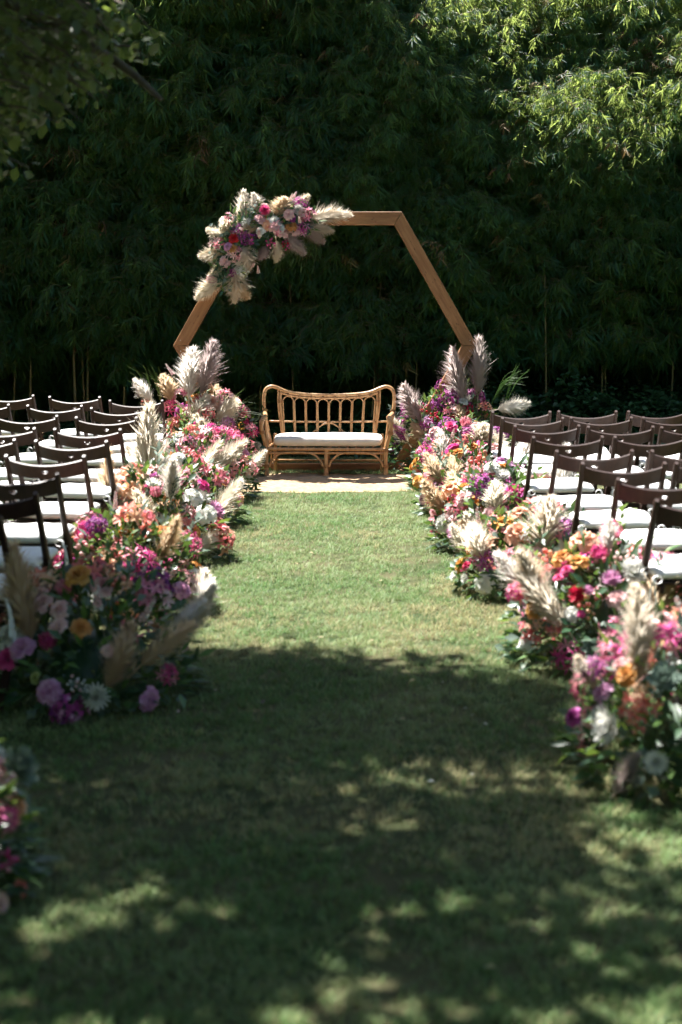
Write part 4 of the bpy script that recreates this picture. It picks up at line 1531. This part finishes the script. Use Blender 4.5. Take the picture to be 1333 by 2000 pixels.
arrangement('fourth flower mound from the arch on the right with white peony and mustard roses', (1.06, 10.2), .43, .39, .53,
            plumes=[(972, 1005, 962, 943, 42, 'cream', 10.0), (1095, 980, 1106, 874, 50, 'white', 10.3, None, .8), (930, 1075, 913, 1003, 40, 'cream', 9.8), (925, 1050, 905, 1015, 30, 'tan', 9.8)],
            keys=[('open_rose', 'white', 866, 1022, 38), ('dahlia', 'lilac', 888, 1040, 30), ('open_rose', 'blush', 962, 1008, 40), ('rose', 'mustard', 1014, 1035, 38), ('protea', 'hot', 998, 1010, 34), ('lily_cluster', 'coral', 978, 1045, 40),
                  ('nerine', 'pink', 1070, 985, 56), ('nerine', 'pink', 1090, 1000, 46), ('lily_cluster', 'hot', 1020, 1000, 36), ('rose', 'hot', 985, 1000, 26), ('lily_cluster', 'pink', 1090, 1012, 34)], nfill=40, seed=11)
arrangement('fifth flower mound from the arch on the right with large low white bloom', (1.10, 8.65), .43, .38, .47,
            plumes=[(1055, 1078, 1078, 975, 60, 'cream', 8.5), (945, 1090, 918, 1028, 40, 'cream', 8.3)],
            keys=[('open_rose', 'white', 946, 1140, 42), ('lily_cluster', 'coral', 950, 1065, 40), ('rose', 'mustard', 925, 1070, 30), ('nerine', 'magenta', 948, 1095, 46), ('rose', 'red', 912, 1105, 18), ('dahlia', 'white', 890, 1125, 22),
                  ('dahlia', 'white', 910, 1130, 20), ('rose', 'blush', 1048, 1090, 44), ('rose', 'red', 1115, 1062, 26), ('blossom_cluster', 'white', 1035, 1045, 30), ('lily_cluster', 'pink', 1080, 1040, 40), ('rose', 'white', 1060, 1095, 30)],
            nfill=40, seed=12)
arrangement('near right flower mound with crimson dahlia and leaning cream plume', (1.23, 7.05), .45, .42, .52,
            plumes=[(1112, 1235, 1016, 1115, 50, 'cream', 6.8), (1190, 1075, 1190, 1018, 36, 'white', 7.3, None, .8), (1262, 1225, 1290, 1115, 76, 'tan', 6.9)],
            keys=[('dahlia', 'red', 1130, 1162, 38), ('protea', 'hot', 1170, 1085, 44), ('rose', 'mustard', 1100, 1092, 44), ('open_rose', 'mustard', 1045, 1190, 40), ('dahlia', 'lilac', 1195, 1133, 40), ('rose', 'blush', 1208, 1172, 40),
                  ('rose', 'coral', 1072, 1112, 24), ('rose', 'hot', 1108, 1115, 24), ('rose', 'hot', 1092, 1130, 22), ('nerine', 'hot', 1005, 1160, 40), ('lily_cluster', 'coral', 1040, 1230, 44), ('lily_cluster', 'coral', 1085, 1225, 34),
                  ('open_rose', 'white', 1028, 1255, 36), ('bud_cluster', 'pink', 1255, 1085, 44), ('bud_cluster', 'blush', 1220, 1095, 44), ('rose', 'pink', 1262, 1080, 30), ('rose', 'white', 1118, 1200, 30), ('dahlia', 'lilac', 1150, 1155, 24),
                  ('rose', 'hot', 1134, 1200, 18), ('rosette', 'dusk', 1155, 1265, 40)], nfill=40, seed=13)
arrangement('nearest right flower mound with white dahlias and coral lilies', (1.25, 5.35), .41, .40, .54,
            plumes=[(1248, 1330, 1254, 1150, 66, 'cream', 5.3), (1200, 1550, 1248, 1478, 44, 'mauve', 4.95), (1165, 1345, 1130, 1282, 34, 'cream', 5.3)],
            keys=[('dahlia', 'white', 1190, 1425, 66), ('dahlia', 'white', 1178, 1400, 50), ('dahlia', 'white', 1283, 1490, 50), ('rose', 'magenta', 1122, 1402, 40), ('lily_cluster', 'coral', 1255, 1365, 64), ('lily_cluster', 'coral', 1240, 1385, 50),
                  ('rose', 'mustard', 1228, 1320, 50), ('rose', 'lilac', 1178, 1355, 44), ('nerine', 'magenta', 1160, 1310, 60), ('nerine', 'hot', 1315, 1250, 80), ('rosette', 'dusk', 1300, 1330, 70), ('bud_cluster', 'dusk', 1310, 1300, 50),
                  ('bud_cluster', 'coral', 1248, 1420, 36), ('open_rose', 'blush', 1215, 1305, 46), ('rose', 'lilac', 1170, 1385, 36)], nfill=30, nleaf=900, seed=14, greens=.6, extra=0)

# ================================================================== GARLAND ON THE ARCH
random.seed(77)
gl = empty('arch_garland', (AX - .72, AY - .09, 2.1))
tag(gl, 'floral garland with pampas plumes fixed over the upper left corner of the arch', 'garland')
gr = Vector(gl.location)
GY = AY - .10
for pl in ((470, 452, 479, 376, 34, 'cream', GY, None, .8), (545, 425, 552, 386, 44, 'tan', GY - .05), (596, 428, 682, 414, 36, 'cream', GY - .03), (448, 486, 392, 503, 34, 'cream', GY - .05), (437, 540, 384, 580, 38, 'cream', GY - .05),
           (462, 520, 466, 588, 46, 'cream', GY - .08), (450, 535, 478, 585, 40, 'tan', GY - .06), (478, 478, 482, 530, 46, 'cream', GY - .10), (560, 455, 592, 497, 34, 'mauve', GY - .08), (590, 445, 634, 470, 34, 'mauve', GY - .04),
           (508, 442, 466, 456, 26, 'tan', GY - .1), (450, 455, 432, 428, 30, 'cream', GY - .04), (520, 480, 512, 508, 30, 'mauve', GY - .05), (505, 415, 498, 378, 24, 'cream', GY), (575, 412, 600, 380, 24, 'cream', GY), (440, 460, 404, 452, 26, 'cream', GY - .03), (540, 470, 545, 510, 28, 'cream', GY - .06),
           (444, 520, 408, 540, 28, 'cream', GY - .04), (600, 440, 650, 452, 28, 'cream', GY - .05)):
    pl = list(pl)
    pl[4] *= 1.05
    plume(gl, gr, *pl)
GF = MB()
GK = [('rose', 'mustard', 568, 443, 22), ('rose', 'mustard', 455, 486, 18), ('open_rose', 'white', 536, 434, 24), ('open_rose', 'white', 547, 446, 20), ('open_rose', 'white', 468, 522, 22), ('dahlia', 'white', 494, 497, 20),
      ('rose', 'red', 457, 466, 18), ('dahlia', 'hot', 517, 412, 20), ('blossom_cluster', 'magenta', 585, 398, 26), ('nerine', 'magenta', 592, 445, 26), ('blossom_cluster', 'purple', 484, 462, 30), ('lily_cluster', 'pink', 600, 420, 26),
      ('rose', 'magenta', 570, 425, 18), ('rose', 'green', 602, 450, 16), ('flower_spike', 'blush', 573, 390, 22), ('flower_spike', 'blush', 508, 465, 26), ('flower_spike', 'blush', 505, 535, 22), ('dahlia', 'white', 468, 540, 16),
      ('nerine', 'magenta', 456, 533, 26), ('blossom_cluster', 'magenta', 465, 450, 22), ('rose', 'blush', 472, 500, 22), ('bud_cluster', 'hot', 530, 475, 20), ('bud_cluster', 'red', 560, 478, 18), ('rose', 'white', 480, 480, 18),
      ('lily_cluster', 'pink', 448, 425, 16), ('rose', 'blush', 590, 415, 16), ('bud_cluster', 'white', 507, 392, 12), ('dahlia', 'lilac', 520, 445, 18), ('rose', 'lilac', 447, 482, 16), ('nerine', 'hot', 577, 410, 20),
      ('blossom_cluster', 'purple', 515, 440, 24), ('blossom_cluster', 'white', 474, 532, 20)]
for i in range(26):
    t = random.uniform(0, 6.999)
    PT = [(438, 545), (445, 510), (455, 475), (475, 450), (505, 432), (540, 425), (575, 425), (605, 430)]
    a, b = PT[int(t)], PT[int(t) + 1]
    f = t - int(t)
    kind, col, dpx = random.choice((('rose', 'blush', 20), ('open_rose', 'blush', 22), ('open_rose', 'peach', 20), ('dahlia', 'white', 20), ('rose', 'white', 18), ('nerine', 'pink', 24), ('flower_spike', 'blush', 22), ('lily_cluster', 'pink', 24), ('blossom_cluster', 'magenta', 20)))
    GK.append((kind, col, a[0] * (1 - f) + b[0] * f + random.gauss(0, 16), a[1] * (1 - f) + b[1] * f + random.gauss(6, 16), dpx))
for kind, col, px, py, dpx in GK:
    p = at(px, py, GY - random.uniform(.05, .13))
    nn = Vector((random.uniform(-.4, .4), -1, random.uniform(-.1, .7)))
    put(NAMES[kind], flower_mesh(kind, col), gl, Matrix.Translation(p - gr) @ orient(nn) @ Matrix.Scale(dpx * 1.22 * p.y / FPX / 2, 4))
path = [(438, 545), (445, 510), (455, 475), (475, 450), (505, 432), (540, 425), (575, 425), (605, 430)]
for i in range(1400):
    t = random.uniform(0, len(path) - 1.001)
    a, b = path[int(t)], path[int(t) + 1]
    f = t - int(t)
    sp = 20 * math.sin(math.pi * (.15 + .7 * t / (len(path) - 1)))
    px = a[0] * (1 - f) + b[0] * f + random.gauss(0, sp)
    py = a[1] * (1 - f) + b[1] * f + random.gauss(4, sp)
    p = at(px, py, GY + random.uniform(-.12, .05)) - gr
    d = Vector((random.uniform(-1, 1), random.uniform(-.9, .2), random.uniform(-1, .7))).normalized()
    n_ = Vector((random.uniform(-.6, .6), -1, random.uniform(-.2, .8)))
    q = random.random()
    if q < .6:
        GF.leaf(p, d, n_, random.uniform(.05, .10), random.uniform(.022, .036), .15, .12, 0)
    elif q < .8:
        GF.leaf(p, d, n_, random.uniform(.06, .12), random.uniform(.012, .022), .15, .12, 1)
    else:
        GF.leaf(p, d, n_, random.uniform(.04, .07), random.uniform(.028, .04), .1, .1, 2, .5)
for i in range(90):                                        # thin trailing grasses under the garland
    p = at(random.uniform(500, 620), random.uniform(440, 480), GY) - gr
    e = p + Vector((random.uniform(-.12, .15), random.uniform(-.05, .05), random.uniform(-.30, -.12)))
    GF.tube([p, (p + e) / 2 + Vector((.02, -.02, .03)), e], [.0016, .0013, .0006], 3, 3, cap=False)
go_ = GF.build('foliage', [M[k] for k in LEAFM], gl)
go_['kind'] = 'stuff'
